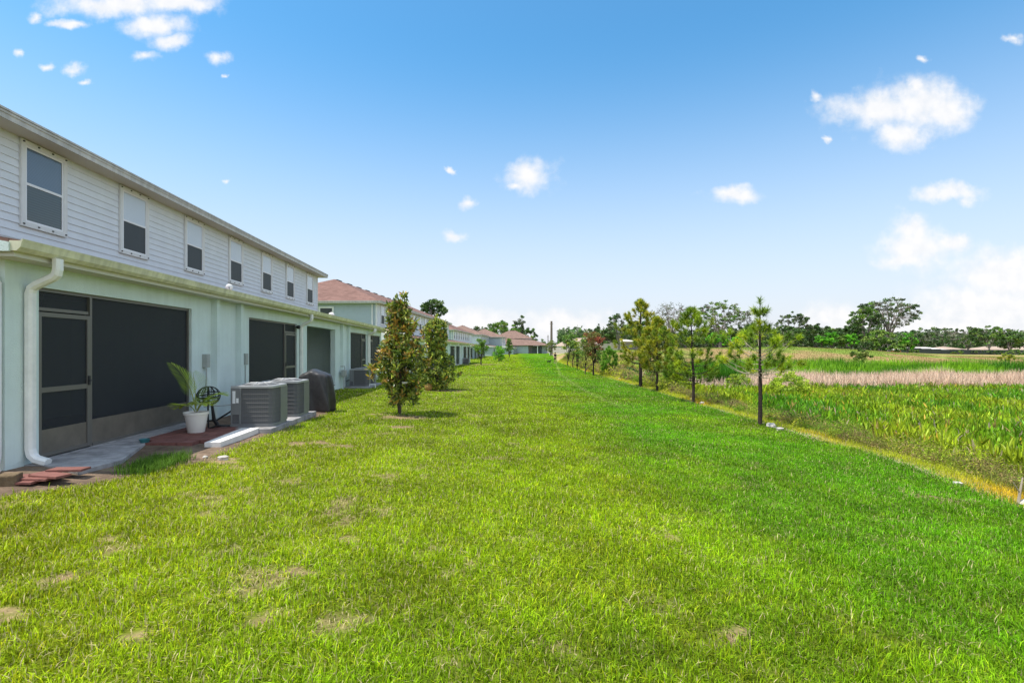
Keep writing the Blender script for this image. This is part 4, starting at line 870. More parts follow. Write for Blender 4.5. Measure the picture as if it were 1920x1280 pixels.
# ------------------------------------------------------------------ trees
def place(px, Y, top): X = gx(px, Y); z = hz1(X, Y); return X, Y, z, (HY-top)/F*Y+CAMZ-z
def pal(cols, n, rng, var=.5):
    c = np.array(cols)*1.6; i = rng.randint(0, len(c), n); return c[i]*(1-var/2+var*rng.rand(n))[:, None]
def curve(a, b, sag, n=6, rng=None, j=.0):
    t = np.linspace(0, 1, n)[:, None]; a = np.array(a); b = np.array(b); p = a+(b-a)*t; p[:, 2] += (sag*np.sin(t*math.pi)).ravel()
    if rng is not None: p[1:-1] += rng.randn(n-2, 3)*j
    return p
def magnolia(px, py, top, prof, label, seed, blooms=(), n_br=60, trunk_r=.035, stems=1, tone=1, orf=1, nmul=1, bright=1.0):
    X, Y = at_ground(px, py); z = hz1(X, Y); h = (HY-top)/F*Y+CAMZ-z; rng = np.random.RandomState(seed)
    h *= .965; r = empty('magnolia_tree', (X, Y, z), 0, label, 'tree', 'young magnolias beside the houses'); tk = MB(); lf = MB()
    tk.tube([(0,0,-.05),(.01,.01,h*.3),(-.02,0,h*.6),(.0,.02,h*.97)], [trunk_r, trunk_r*.8, trunk_r*.5, .008], 8)
    for k in range(stems): a = rng.rand()*6.28; tk.tube([(.03*math.cos(a),.03*math.sin(a),.05),(.15*math.cos(a),.15*math.sin(a),h*.35),(.25*math.cos(a),.2*math.sin(a),h*.6)], [.022,.018,.008], 6)
    fr = np.array([p[0] for p in prof]); wl = np.array([p[1] for p in prof]); wr = np.array([p[2] for p in prof])
    tips = []
    for i in range(n_br):
        f = fr[0]+(fr[-1]-fr[0])*(i+.5*rng.rand())/n_br; a = i*2.4+rng.rand()*.5; wL, wR = np.interp(f, fr, wl), np.interp(f, fr, wr)
        w = wR if math.cos(a) > 0 else wL
        for q in (1.0, .55):
            rad = w*h*q*(.7+.4*rng.rand()); rad *= 1.12; tip = np.array([rad*math.cos(a), rad*math.sin(a)*.9, f*h+.03*rng.randn()])
            base = np.array([0, 0, max(.15*h, (f-.10-.08*q)*h)]); 
            if q == 1.0: P = curve(base, tip, -.03, 5); tk.tube(P, np.linspace(.010, .004, 5), 4)
            tips.append(tip)
            tips.append(tip+rng.randn(3)*.10*np.array([1,1,.8]))
    P = []; D = []; Cc = []
    orange = np.array([[.42,.24,.04],[.34,.20,.05],[.50,.36,.06]])*tone; green = np.array([[.08,.14,.02],[.14,.20,.025],[.26,.32,.03],[.05,.09,.018],[.42,.46,.06],[.33,.36,.10]])
    for tp in tips:
        nl = rng.randint(int(9*nmul), int(15*nmul)); axis = unit(np.array([tp[0]*.8, tp[1]*.8, .55])+rng.randn(3)*.2)
        isor = rng.rand() < (.34 if tp[2] > h*.5 else .16)*orf
        for k in range(nl):
            d = unit(axis*.55+unit(rng.randn(3))*.9); P.append(tp+rng.randn(3)*.025-axis*rng.rand()*.13); D.append(d)
            cc = orange[rng.randint(3)] if (isor and rng.rand() < .65) or rng.rand() < .06*orf else green[rng.randint(6)]
            Cc.append(cc*(.50+.95*rng.rand())*bright)
    P = np.array(P); D = np.array(D); n = len(P); leaf6(lf, P, D, rndside(D, rng), .105+.06*rng.rand(n), .038+.018*rng.rand(n), np.array(Cc), .18)
    tk.build('trunk', M['bark'], r); lf.build('crown', M['gloss_leaf'], r)
    for (bx, by, bz) in blooms:
        fl = MB(); n = 9; th = np.arange(n)*.7; D = unit(np.stack([np.cos(th), np.sin(th), .7+0*th], 1)); leaf6(fl, np.tile([bx, by, bz*h], (n, 1)), D, rndside(D, rng)*.0+unit(np.cross(D, [0,0,1.])), np.full(n, .09), np.full(n, .06), np.full((n, 3), .78), .3); fl.build('flower', M['leaf'], r)
    return r
magnolia(750, 777, 556, [(.14,.04,.13),(.24,.10,.17),(.32,.19,.20),(.45,.22,.21),(.56,.19,.19),(.63,.11,.15),(.68,.09,.10),(.76,.10,.10),(.83,.10,.11),(.89,.07,.07),(.92,.02,.02),(.96,.02,.02),(.99,.06,.10)],
    'nearest magnolia with bronze and green leaves standing in a ring of bare soil', 3, blooms=((.12,-.3,.70),(.18,-.25,.62),(.42,-.2,.36),(.2,-.38,.28)), n_br=110, stems=3, nmul=1.5)
magnolia(817, 731, 592, [(.05,.14,.16),(.15,.20,.27),(.3,.20,.26),(.45,.19,.22),(.56,.13,.12),(.66,.13,.11),(.78,.18,.14),(.90,.15,.12),(.99,.03,.04)],
    'fuller green magnolia behind the nearest one, leaves down to the ground', 4, n_br=130, stems=3, orf=.35, nmul=1.7, bright=1.3)
x, y = at_ground(817-12, 731); m = MB(); m.lathe([(.10,0),(.15,.06),(.17,.16),(.15,.26),(.11,.31),(.0,.32)], x, y-.25, 16)
for v_ in m.v: v_[:, 2] += hz1(x, y)
tag(m.build('clay_urn', mat('ochre_clay', (.42,.25,.08), .7, .3, noise=(8,.3)), smooth=True), 'rounded ochre clay urn under the second magnolia', 'urn')

def needles(mb, P, axis, n, Ln, W_, col, rng, spread=.9):
    k = len(P); PP = np.repeat(P, n, 0); A = np.repeat(axis, n, 0); D = unit(A*.6+unit(rng.randn(k*n, 3))*spread); L_ = Ln*(.6+.5*rng.rand(k*n))
    PP = PP - A*(rng.rand(k*n)*.16)[:, None]
    Sd = rndside(D, rng); V = np.empty((k*n, 3, 3)); V[:,0] = PP-Sd*W_; V[:,1] = PP+Sd*W_; V[:,2] = PP+D*L_[:, None]
    b = np.arange(k*n)*3; mb.add(V.reshape(-1, 3), [np.stack([b, b+1, b+2], 1)], np.repeat(col, 3, 0))
def pine(px, py, top, label, seed, low, halfw, dens, cols, wh=.0012, tr=.045, lean=0, whorls=None):
    X, Y = at_ground(px, py); z = hz1(X, Y); h = (HY-top)/F*Y+CAMZ-z; rng = np.random.RandomState(seed)
    r = empty('young_pine', (X, Y, z), 0, label, 'tree', 'young pines along the lawn edge'); tk = MB()
    path = [(0,0,-.1),(.01,0,h*.25),(lean*.4,.01,h*.5),(lean*.8,0,h*.75),(lean,0,h*.96)]; tk.tube(path, [tr*1.15, tr, tr*.75, tr*.45, .008], 9)
    br = MB() if seed == 21 else tk; br2 = MB(); T = []; A = []
    nw = int(11*dens)
    fs_ = [low+(.97-low)*(i+.3)/nw for i in range(nw)] if whorls is None else whorls
    for f in fs_:
        zz = f*h; nb = rng.randint(3, 6); a0 = rng.rand()*6.28
        w = halfw*h*(np.interp(f, [low, low+.12, .55, .72, .80, .9, 1], [.75, 1.0, .95, .7, .30, .17, .05]) if whorls is None else np.interp(f, [.4, .45, .56, .62, .70, .74, .86, 1], [.8, 1, .95, .65, .28, .24, .17, .05]))
        for k in range(nb):
            a = a0+k*6.283/nb+rng.randn()*.25; rad = w*(.7+.5*rng.rand()); up = rad*(.55 if f > .5 else .3)+.03
            b = np.array([lean*f, 0, zz-.15*rad]); tip = b+np.array([rad*math.cos(a), rad*math.sin(a), up]); P = curve(b, tip, -.12*rad, 6); bb_ = br2 if (seed == 21 and f > .65) else br; bb_.tube(P, np.linspace(max(.006, tr*.28*(1-f)+.004), .004, 6), 4)
            ax = unit(P[-1]-P[-2]+np.array([0,0,.03])); T.append(tip); A.append(ax)
            for q in (.62, .8):
                if rng.rand() < .75 and rad > .25:
                    s_ = P[int(q*5)]; tp = s_+unit(rng.randn(3)*.6+ax)*(.18+.12*rng.rand())+np.array([0,0,.05]); bb_.tube([s_, tp], [.005,.003], 4); T.append(tp); A.append(unit(tp-s_+np.array([0,0,.05])))
    T.append(np.array([lean, 0, h*.97])); A.append(np.array([0,0,1.])); T = np.array(T); A = np.array(A)
    nn = 80 if whorls is None else 95; c = pal(cols, len(T), rng, .5)*.76; c = np.repeat(c, nn, 0)*(.7+.6*rng.rand(len(T)*nn))[:, None]
    lf = MB(); needles(lf, T, A, nn, .19 if whorls is None else .18, wh*Y/3.2+.0016, c, rng); tk.build('trunk', M['darkbark'], r)
    if seed == 21: br.build('branches', M['palebark'], r); br2.build('branches', M['palebark'], r)
    lf.build('needles', M['leaf'], r)
G1 = [(.26,.36,.015),(.17,.26,.015),(.42,.46,.02),(.10,.18,.015)]; G2 = [(.23,.27,.015),(.31,.32,.02),(.15,.21,.015),(.38,.35,.03)]; G3 = [(.16,.25,.015),(.22,.31,.015),(.10,.17,.012),(.29,.35,.015)]
pine(1425, 796, 553, 'nearest young pine with tiered tufts and dark straight trunk', 21, .40, .30, .85, G1, tr=.052, whorls=[.41,.44,.47,.50,.53,.555,.58,.60,.70,.715,.85,.86])
pine(1300, 754, 572, 'second nearest young pine, bent tip, dense on its right side', 22, .22, .33, 1.9, G3, tr=.055, lean=-.1)
pine(1201, 725, 557, 'tallest young pine on the left of the pine group', 23, .27, .27, 2.5, G2, tr=.09)
pine(1232, 733, 592, 'thin trunked pine between the tallest pine and the bent one', 24, .28, .28, 2.4, G2, tr=.055)
pine(1142, 706, 648, 'small bushy bright green pine left of the tallest pine', 25, .18, .24, 1.4, [(.10,.24,.02),(.16,.30,.03)], tr=.05)
# low twigs beside the nearest pine
def stake(px, py, hpx, label, name='wooden_stake', r_=.03):
    X, Y = at_ground(px, py); z = hz1(X, Y); h = hpx/F*Y; m = MB(); m.tube([(X,Y,z-.1),(X+.01,Y,z+h*.5),(X+.02,Y,z+h)], [r_, r_*.9, r_*.7], 7); tag(m.build(name, M['bark']), label, 'stake')
stake(1176, 715, 6, 'short dark stake among the stones left of the tallest pine')
X, Y = at_ground(1097, 701); z = hz1(X, Y); m = MB(); m.tube([(X,Y,z-.1),(X,Y,z+.25),(X+.05,Y,z+.45)], [.06,.05,.02], 7); m.tube([(X,Y,z+.22),(X+.25,Y,z+.6),(X+.4,Y,z+.85)], [.04,.02,.01], 6); tag(m.build('broken_sapling', M['bark']), 'bare broken sapling stem left of the red leaved tree', 'sapling')
X, Y = at_ground(1908, 945); z = hz1(X, Y); m = MB(); m.tube([(X,Y,z-.05),(X+.03,Y,z+.15),(X+.09,Y+.02,z+.36)], [.02,.016,.008], 6); m.tube([(X+.03,Y,z+.16),(X-.06,Y,z+.30)], [.01,.004], 5); tag(m.build('dead_twig', M['palebark']), 'dead pale twig standing in the weeds at the right edge', 'twig')
for i, (px, py, hp, lb) in enumerate(((1755,850,60,'tall bleached dead stalk in the marsh plants'),(1727,800,45,'fluffy pale seed stalk left of the tall dead stalk'),(1800,830,38,'bent pale stalk right of the tall dead stalk'))):
    Y = 10.5+i*.8; X = gx(px, Y); z = hz1(X, Y); h = 1.0; m = MB(); m.tube([(X,Y,z),(X+.03,Y,z+h*.6),(X-.04,Y,z+h),(X-.12,Y,z+h*1.05)], [.009,.007,.006,.003], 5)
    if i == 1: m.tube([(X-.04,Y,z+.75),(X-.05,Y,z+.95)], [.02,.012], 6)
    tag(m.build('dead_stalk', M['palebark']), lb, 'stalk', 'dead stalks in the marsh')

def tree(name, label, px, Y, top, hw, cols, seed, cat='tree', group=None, cb=.35, ncl=60, lpc=60, rc=.12, leaf=.3, bark='greybark', sparse=0, base=None, trunk=None, limbs=7, cone=0, dx=0, twigs=0):
    """leafy tree: px centre column, Y depth, top row, hw half width in px"""
    X = gx(px, Y); z = hz1(X, Y) if base is None else CAMZ-(base-HY)/F*Y; h = (HY-top)/F*Y+CAMZ-z; w = hw/F*Y; rng = np.random.RandomState(seed)
    r = empty(name, (X, Y, z), 0, label, cat, group); tk = MB(); lf = MB(); tr = trunk or max(.03, h*.028)
    fork = np.array([0, 0, h*cb*.75]); tk.tube([(0,0,-.3),(.02*h*rng.randn(),0,h*cb*.4),fork], [tr*1.2, tr, tr*.85], 8)
    cz = h*(1+cb)/2; rz_ = h*(1-cb)/2; L_ = []
    for k in range(limbs):
        a = k*6.283/limbs+rng.rand()*.6; el = rng.uniform(.15, 1.2); t = np.array([w*.75*math.cos(a)*math.cos(el), w*.75*math.sin(a)*math.cos(el), cz+rz_*.8*math.sin(el)-.1*rz_])
        P = curve(fork+np.array([0,0,-.05*h*rng.rand()]), t, .03*h*rng.randn(), 7, rng, .018*h); tk.tube(P, np.linspace(tr*.55, tr*.12, 7), 6); L_.append(P)
    AL = np.concatenate([p[2:] for p in L_]+[np.array([[0,0,cz-.2*rz_]])])
    cl = []
    while len(cl) < ncl:
        d = unit(rng.randn(3)); q = rng.rand()**(.33 if not sparse else .22); p = d*q; wz = 1.0
        if cone: wz = np.clip(1-cone*(p[2]+1)/2, .15, 1)
        if p[2] < -.35 and rng.rand() < .5: continue
        cl.append(np.array([p[0]*w*wz, p[1]*w*wz, cz+p[2]*rz_]))
    cl = np.array(cl)*1.0
    for p in cl:
        j = np.argmin(((AL-p)**2).sum(1)+.3*rng.rand(len(AL))); P = curve(AL[j], p, 0, 4, rng, .008*h); tk.tube(P, np.linspace(tr*.16, tr*.05, 4), 4, cap=False)
        for _ in range(twigs): tk.tube([P[1+rng.randint(3)], p+rng.randn(3)*rc*h*.9], [tr*.06, tr*.025], 3, cap=False)
    n = len(cl)*lpc; cid = np.repeat(np.arange(len(cl)), lpc); sg = rc*h*(.6+.8*rng.rand(len(cl)))[cid]
    P = cl[cid]+unit(rng.randn(n, 3))*(rng.rand(n)**.5*sg)[:, None]*np.array([1, 1, .62]); D = unit(rng.randn(n, 3)+np.array([0,0,-.2]))
    cc = pal(cols, len(cl), rng, .45)[cid]*(.65+.7*rng.rand(n))[:, None]
    diamonds(lf, P, D, rndside(D, rng), leaf*(.7+.6*rng.rand(n)), leaf*.62*(.7+.6*rng.rand(n)), cc)
    tk.build('trunk', M[bark], r); lf.build('crown', M['far_leaf'], r); return r
DG = [(.045,.085,.025),(.06,.11,.03),(.035,.065,.022),(.08,.12,.035)]; MG = [(.08,.15,.03),(.10,.18,.03),(.06,.11,.025),(.13,.19,.04)]; BG = [(.09,.26,.02),(.13,.33,.025),(.06,.18,.02)]
GG = [(.10,.115,.07),(.075,.09,.055),(.13,.14,.09)]; YG = [(.20,.24,.03),(.14,.19,.03),(.26,.26,.04)]; RD = [(.20,.08,.04),(.13,.10,.03),(.26,.07,.045),(.10,.12,.03)]
# saplings beside the houses
gl = 'young trees on the lawn beside the houses'
tree('young_tree', 'young leafy tree standing in the brown patch of the lawn', 902, 68, 634, 13, [(.10,.19,.02),(.16,.25,.03),(.07,.13,.02)], 41, group=gl, cb=.25, ncl=40, lpc=45, rc=.09, leaf=.16, bark='bark', trunk=.09)
tree('shrub', 'round green shrub right of the tree in the brown patch', 936, 88, 648, 14, [(.08,.20,.02),(.12,.27,.03)], 42, 'shrub', cb=.05, ncl=40, lpc=45, rc=.14, leaf=.2, bark='bark', trunk=.05)
tree('young_tree', 'narrow conical dark green tree in front of the house across the end', 955, 120, 633, 9, MG, 43, group=gl, cb=.12, ncl=40, lpc=40, rc=.09, leaf=.25, cone=.65, bark='bark', trunk=.1)
tree('young_tree', 'olive tree beneath the tall pole at the end of the lawn', 1033, 140, 636, 9, [(.14,.16,.06),(.10,.13,.04)], 44, group=gl, cb=.2, ncl=30, lpc=40, rc=.12, leaf=.3, bark='bark')
# saplings along the marsh edge, going away
ge = 'young broadleaf trees along the lawn edge'
tree('red_leaf_tree', 'young tree with dark red and green leaves at the lawn edge', 1113, 41.5, 614, 18, RD, 51, group=ge, cb=.34, ncl=60, lpc=60, rc=.075, leaf=.11, bark='darkbark', trunk=.07)
tree('young_tree', 'loose green sapling just left of the red leaved tree, close behind it', 1097, 47, 622, 13, MG+YG, 52, group=ge, cb=.2, ncl=42, lpc=36, rc=.08, leaf=.12, bark='darkbark', trunk=.05, cone=.3)
tree('young_tree', 'slim sapling with leaves low on its stem, third from the red tree', 1082, 55, 634, 9, MG+YG, 53, group=ge, cb=.12, ncl=36, lpc=36, rc=.07, leaf=.12, bark='darkbark', trunk=.05, cone=.3)
tree('young_tree', 'farthest full sapling of the edge row with yellowish top', 1066, 66, 624, 11, YG+MG, 54, group=ge, cb=.28, ncl=44, lpc=44, rc=.08, leaf=.16, bark='darkbark', trunk=.06)
tree('young_tree', 'sapling overlapping the farthest one on its right', 1075, 62, 620, 8, MG, 55, group=ge, cb=.35, ncl=30, lpc=36, rc=.07, leaf=.15, bark='darkbark', trunk=.05)
tree('young_tree', 'thin sapling behind the red leaved tree on its right', 1120, 47, 650, 9, MG, 56, group=ge, cb=.3, ncl=26, lpc=36, rc=.10, leaf=.12, bark='darkbark', trunk=.06)
tree('shrub', 'yellow green bush beyond the small bushy pine', 1172, 48, 668, 16, YG+[(.22,.17,.07)], 57, 'shrub', 'bushes at the foot of the bank', cb=.05, ncl=34, lpc=50, rc=.14, leaf=.14, trunk=.03)
tree('shrub', 'dark rounded bush between the small pine and the tallest pine', 1183, 44, 688, 12, DG, 58, 'shrub', 'bushes at the foot of the bank', cb=.05, ncl=26, lpc=50, rc=.15, leaf=.13, trunk=.03)
tree('shrub', 'olive bush behind the trunks of the pine pair', 1215, 40, 660, 20, YG+MG, 59, 'shrub', 'bushes at the foot of the bank', cb=.05, ncl=36, lpc=50, rc=.14, leaf=.13, trunk=.03)
tree('shrub', 'green bush behind the bent pine', 1270, 30, 668, 24, G3, 60, 'shrub', 'bushes at the foot of the bank', cb=.05, ncl=90, lpc=80, rc=.12, leaf=.08, trunk=.015)
tree('shrub', 'wide yellow green bush left of the nearest pine', 1385, 32, 700, 22, [(.24,.30,.03),(.16,.24,.03)], 64, 'shrub', 'bushes at the foot of the bank', cb=.05, ncl=90, lpc=90, rc=.12, leaf=.075, trunk=.015)
tree('shrub', 'wide yellow green bush right of the nearest pine', 1480, 26, 695, 32, [(.26,.33,.03),(.17,.25,.03)], 61, 'shrub', 'bushes at the foot of the bank', cb=.05, ncl=110, lpc=90, rc=.12, leaf=.075, trunk=.015)
tree('shrub', 'round dark shrub alone on the mound behind the reeds', 1612, 62, 656, 20, [(.10,.14,.03),(.05,.09,.02),(.16,.18,.05)], 62, 'shrub', 'shrubs on the field', cb=.05, ncl=44, lpc=50, rc=.13, leaf=.2, trunk=.05, base=682)
tree('shrub', 'small yellow green shrub on the field at the far right', 1887, 70, 662, 13, YG, 63, 'shrub', 'shrubs on the field', cb=.05, ncl=26, lpc=50, rc=.14, leaf=.2, trunk=.05, base=678)
# background left
gb = 'trees behind the houses'
tree('pine_tree', 'dark round topped pine rising behind the second house roof', 812, 115, 562, 24, DG, 71, group=gb, cb=.62, ncl=44, lpc=70, rc=.05, leaf=.45, sparse=1)
tree('oak_tree', 'small dark tree top above the third house roof, left one', 893, 160, 612, 14, DG, 72, group=gb, cb=.4, ncl=30, lpc=60, rc=.09, leaf=.5)
tree('oak_tree', 'small dark tree top above the third house roof, right one', 906, 165, 618, 9, DG, 73, group=gb, cb=.4, ncl=26, lpc=60, rc=.09, leaf=.5)
tree('oak_tree', 'broad green oak crown behind the fourth and fifth houses', 943, 200, 602, 34, MG, 74, group=gb, cb=.15, ncl=90, lpc=90, rc=.09, leaf=.6)
tree('oak_tree', 'green tree at the left foot of the broad oak behind the houses', 922, 195, 614, 15, MG, 75, group=gb, cb=.15, ncl=50, lpc=70, rc=.1, leaf=.6)
tree('pine_tree', 'tall narrow dark conifer right of the broad oak', 977, 205, 590, 9, DG+GG, 76, group=gb, cb=.2, ncl=46, lpc=60, rc=.05, leaf=.5, cone=.4)
tree('pine_tree', 'shorter narrow conifer left of the tall one', 966, 205, 597, 6, DG+GG, 77, group=gb, cb=.2, ncl=30, lpc=60, rc=.05, leaf=.5, cone=.4)
tree('oak_tree', 'loose dark tree with a drooping branch right of the end house', 996, 195, 612, 13, DG+MG, 78, group=gb, cb=.2, ncl=40, lpc=55, rc=.07, leaf=.55, sparse=1)
tree('oak_tree', 'small round dark tree left of the tall pole', 1018, 230, 636, 8, MG, 79, group=gb, cb=.1, ncl=30, lpc=60, rc=.13, leaf=.5)
tree('pine_tree', 'small dark conifer right of the tall pole', 1051, 230, 628, 6, DG, 80, group=gb, cb=.1, ncl=26, lpc=50, rc=.1, leaf=.5, cone=.5)
tree('shrub', 'low green bush right of the tall pole in front of the tan roof', 1046, 215, 640, 9, MG, 81, 'shrub', gb, cb=.05, ncl=24, lpc=50, rc=.13, leaf=.5)
# background right
gr = 'trees beyond the marsh and the mound'
tree('oak_tree', 'loose dark oak behind the top of the small pine, leftmost of the far trees', 1160, 105, 585, 22, DG+GG, 82, group=gr, cb=.3, ncl=60, lpc=34, rc=.05, leaf=.32, sparse=1, twigs=1)
tree('pine_tree', 'thin dark spire behind the red leaved tree', 1122, 130, 605, 3.5, DG+GG, 83, group=gr, cb=.2, ncl=26, lpc=40, rc=.05, leaf=.35, cone=.7)
tree('dense_tree', 'dense dark green tree above the pale fence', 1142, 125, 612, 18, DG, 84, group=gr, cb=.1, ncl=60, lpc=80, rc=.10, leaf=.4)
tree('dense_tree', 'dark tree mass behind the tallest pine', 1195, 112, 600, 30, DG+MG, 85, group=gr, cb=.12, ncl=80, lpc=70, rc=.09, leaf=.38)
tree('bare_oak', 'grey half bare oak with twisted limbs between the pines', 1258, 108, 567, 44, GG, 86, group=gr, cb=.3, ncl=150, lpc=9, rc=.05, leaf=.28, sparse=1, limbs=14, twigs=4)
tree('oak_tree', 'green topped oak with open limbs right of the bent pine', 1350, 108, 563, 44, MG+GG, 87, group=gr, cb=.3, ncl=130, lpc=38, rc=.048, leaf=.30, sparse=1, limbs=11, twigs=2)
tree('bare_oak', 'grey thin crowned oak left of the nearest pine', 1400, 112, 580, 22, GG, 88, group=gr, cb=.3, ncl=70, lpc=12, rc=.05, leaf=.28, sparse=1, limbs=9, twigs=3)
tree('dense_tree', 'dark undergrowth tree beneath the grey bare oak', 1285, 106, 622, 38, DG, 89, group=gr, cb=.05, ncl=60, lpc=60, rc=.11, leaf=.35)
tree('dense_tree', 'dark green tree at the foot of the open limbed oak', 1345, 112, 608, 44, DG+GG, 90, group=gr, cb=.05, ncl=80, lpc=60, rc=.10, leaf=.36)
tree('dense_tree', 'dark tree mass directly behind the nearest pine', 1415, 106, 606, 40, DG+MG, 91, group=gr, cb=.05, ncl=80, lpc=60, rc=.10, leaf=.36)
tree('oak_tree', 'rough topped dark tree right of the nearest pine', 1487, 110, 585, 30, DG+GG, 92, group=gr, cb=.2, ncl=100, lpc=38, rc=.055, leaf=.34, sparse=1, twigs=1)
tree('dense_tree', 'dark green tree under the rough topped one', 1470, 106, 612, 40, DG, 93, group=gr, cb=.03, ncl=90, lpc=70, rc=.09, leaf=.36)
tree('dense_tree', 'rounded dark tree left of the bright green row on the mound', 1530, 112, 606, 28, DG, 94, group=gr, cb=.03, ncl=80, lpc=70, rc=.09, leaf=.36)
tree('dense_tree', 'dark tree behind the left end of the bright green row', 1560, 118, 612, 24, DG+MG, 95, group=gr, cb=.03, ncl=70, lpc=70, rc=.09, leaf=.36)
tree('oak_tree', 'flat topped dark tree left of the tall spreading oak', 1590, 120, 608, 26, DG, 96, group=gr, cb=.1, ncl=80, lpc=55, rc=.07, leaf=.36)
tree('oak_tree', 'dense left neighbour of the tall spreading oak', 1622, 116, 568, 27, DG+MG, 97, group=gr, cb=.12, ncl=130, lpc=50, rc=.055, leaf=.36, sparse=1)
tree('oak_tree', 'tall spreading oak with open crown, highest of the far trees', 1666, 118, 558, 48, DG+GG, 98, group=gr, cb=.38, ncl=170, lpc=36, rc=.042, leaf=.34, sparse=1, limbs=12, twigs=1, trunk=.35)
tree('dense_tree', 'green undergrowth at the foot of the tall spreading oak', 1650, 112, 618, 34, MG, 99, group=gr, cb=.03, ncl=70, lpc=70, rc=.10, leaf=.36)
tree('dense_tree', 'light green bushy tree left of the pale houses', 1702, 108, 624, 14, MG+BG, 100, group=gr, cb=.05, ncl=50, lpc=60, rc=.10, leaf=.34)
tree('dense_tree', 'dark tree between the tall oak and the red walled house', 1725, 190, 616, 28, DG+GG, 101, group=gr, cb=.08, ncl=70, lpc=60, rc=.08, leaf=.55)
tree('dense_tree', 'grey green tree behind the red walled house', 1765, 195, 614, 30, DG+GG, 102, group=gr, cb=.15, ncl=80, lpc=50, rc=.08, leaf=.55)
tree('oak_tree', 'open crowned oak above the hedge right of the red house', 1815, 165, 613, 34, DG+GG, 103, group=gr, cb=.25, ncl=100, lpc=40, rc=.06, leaf=.45, sparse=1)
tree('oak_tree', 'spreading oak with forked pale trunk above the dark fence', 1855, 160, 611, 32, DG+MG, 104, group=gr, cb=.3, ncl=90, lpc=44, rc=.06, leaf=.45, sparse=1)
tree('dense_tree', 'dark tree at the right end of the dark fence', 1893, 170, 616, 24, DG, 105, group=gr, cb=.2, ncl=70, lpc=60, rc=.08, leaf=.5)
tree('dense_tree', 'tree cut by the right edge of the picture', 1925, 160, 614, 28, DG+MG, 106, group=gr, cb=.15, ncl=70, lpc=60, rc=.08, leaf=.5)
for i, (px, Y, tp, hw, lb) in enumerate(((1337,95,624,12,'bright green small tree behind the pines, left one of three'),(1358,96,627,11,'bright green small tree behind the pines, middle one of three'),(1380,94,631,9,'bright green small tree behind the pines, right one of three'),
    (1541,98,626,11,'leftmost bright green tree of the row on the mound'),(1558,97,622,12,'second bright green tree of the row on the mound'),(1578,98,628,10,'third bright green tree of the row on the mound'),(1597,97,625,13,'rightmost bright green tree of the row on the mound'))):
    tree('bright_tree', lb, px, Y, tp, hw, BG if i not in (5,) else MG, 120+i, group='small bright green trees on the mound', cb=.22, ncl=44, lpc=50, rc=.11, leaf=.25, bark='bark')
for i, (px, Y, tp, hw, lb) in enumerate(((1620,106,640,16,'low green bush left of the oak trunk'),(1680,107,642,15,'low green bush right of the oak trunk'),(1500,104,636,22,'low dark bush on the mound crest behind the nearest pine'),(1440,103,636,22,'low dark bush on the crest left of the first one'),(1745,150,654,12,'round bush in front of the red walled house'),(1790,142,656,16,'hedge bush in front of the dark fence'),(1830,143,656,18,'second hedge bush in front of the dark fence'),(1715,139,655,10,'small bush at the left end of the dark fence'),(1868,143,657,14,'hedge bush between the second one and the far right shrub'),(1908,140,655,16,'last hedge bush at the right edge of the picture'))):
    tree('shrub', lb, px, Y, tp, hw, MG if i % 2 else DG, 140+i, 'shrub', 'low bushes beyond the field', cb=.03, ncl=30, lpc=50, rc=.16, leaf=.32)
# far-off wood that closes the horizon
rng = np.random.RandomState(77); g = MB(); n = 60000; a = rng.uniform(-.95, 1.1, n); Y = rng.uniform(300, 380, n); X = a*Y; hh = 7+6*vnoise(X, Y, .03, 91)+5*vnoise(X, Y, .11, 92)
k = (np.abs(a-.03) > .06); X, Y, hh = X[k], Y[k], hh[k]; n = len(X); D = unit(rng.randn(n, 3)); P = np.stack([X, Y, hh*rng.rand(n)**.6], 1)
diamonds(g, P, D, rndside(D, rng), 1.7+1.4*rng.rand(n), 1.1+rng.rand(n), pal(DG+GG, n, rng, .5)); tag(g.build('distant_wood', M['far_leaf']), 'far-off dark wood along the horizon', 'wood', kind='stuff')

# ------------------------------------------------------------------ person and dog
def skinned(name, verts, edges, radii, m_, parent, sub=1):
    me = bpy.data.meshes.new(name); me.from_pydata(verts, edges, []); me.materials.append(M[m_]); o = bpy.data.objects.new(name, me); C.objects.link(o); o.parent = parent
    s_ = o.modifiers.new('skin', 'SKIN'); s_.use_smooth_shade = True
    for i, v_ in enumerate(me.skin_vertices[0].data): v_.radius = radii[i] if isinstance(radii[i], tuple) else (radii[i], radii[i]); v_.use_root = (i == 0)
    o.modifiers.new('sub', 'SUBSURF').render_levels = sub; return o
def limb(V, Ed, Rd, start, pts, rads):
    p = start
    for q, r_ in zip(pts, rads): V.append(q); Rd.append(r_); Ed.append((p, len(V)-1)); p = len(V)-1
    return p
PX, PY = gx(1041, 82), 82.0
pr = empty('person', (PX, PY, hz1(PX, PY)), .2, 'person in dark clothes walking a small black dog far down the lawn', 'person')
V = [(0,0,.93)]; Ed = []; Rd = [(.15,.11)]
n = limb(V, Ed, Rd, 0, [(0,0,1.1),(0,0,1.28),(0,.0,1.40),(0,-.01,1.48),(0,-.02,1.56),(0,-.02,1.66)], [(.13,.095),(.155,.105),(.12,.08),.052,.085,.08])
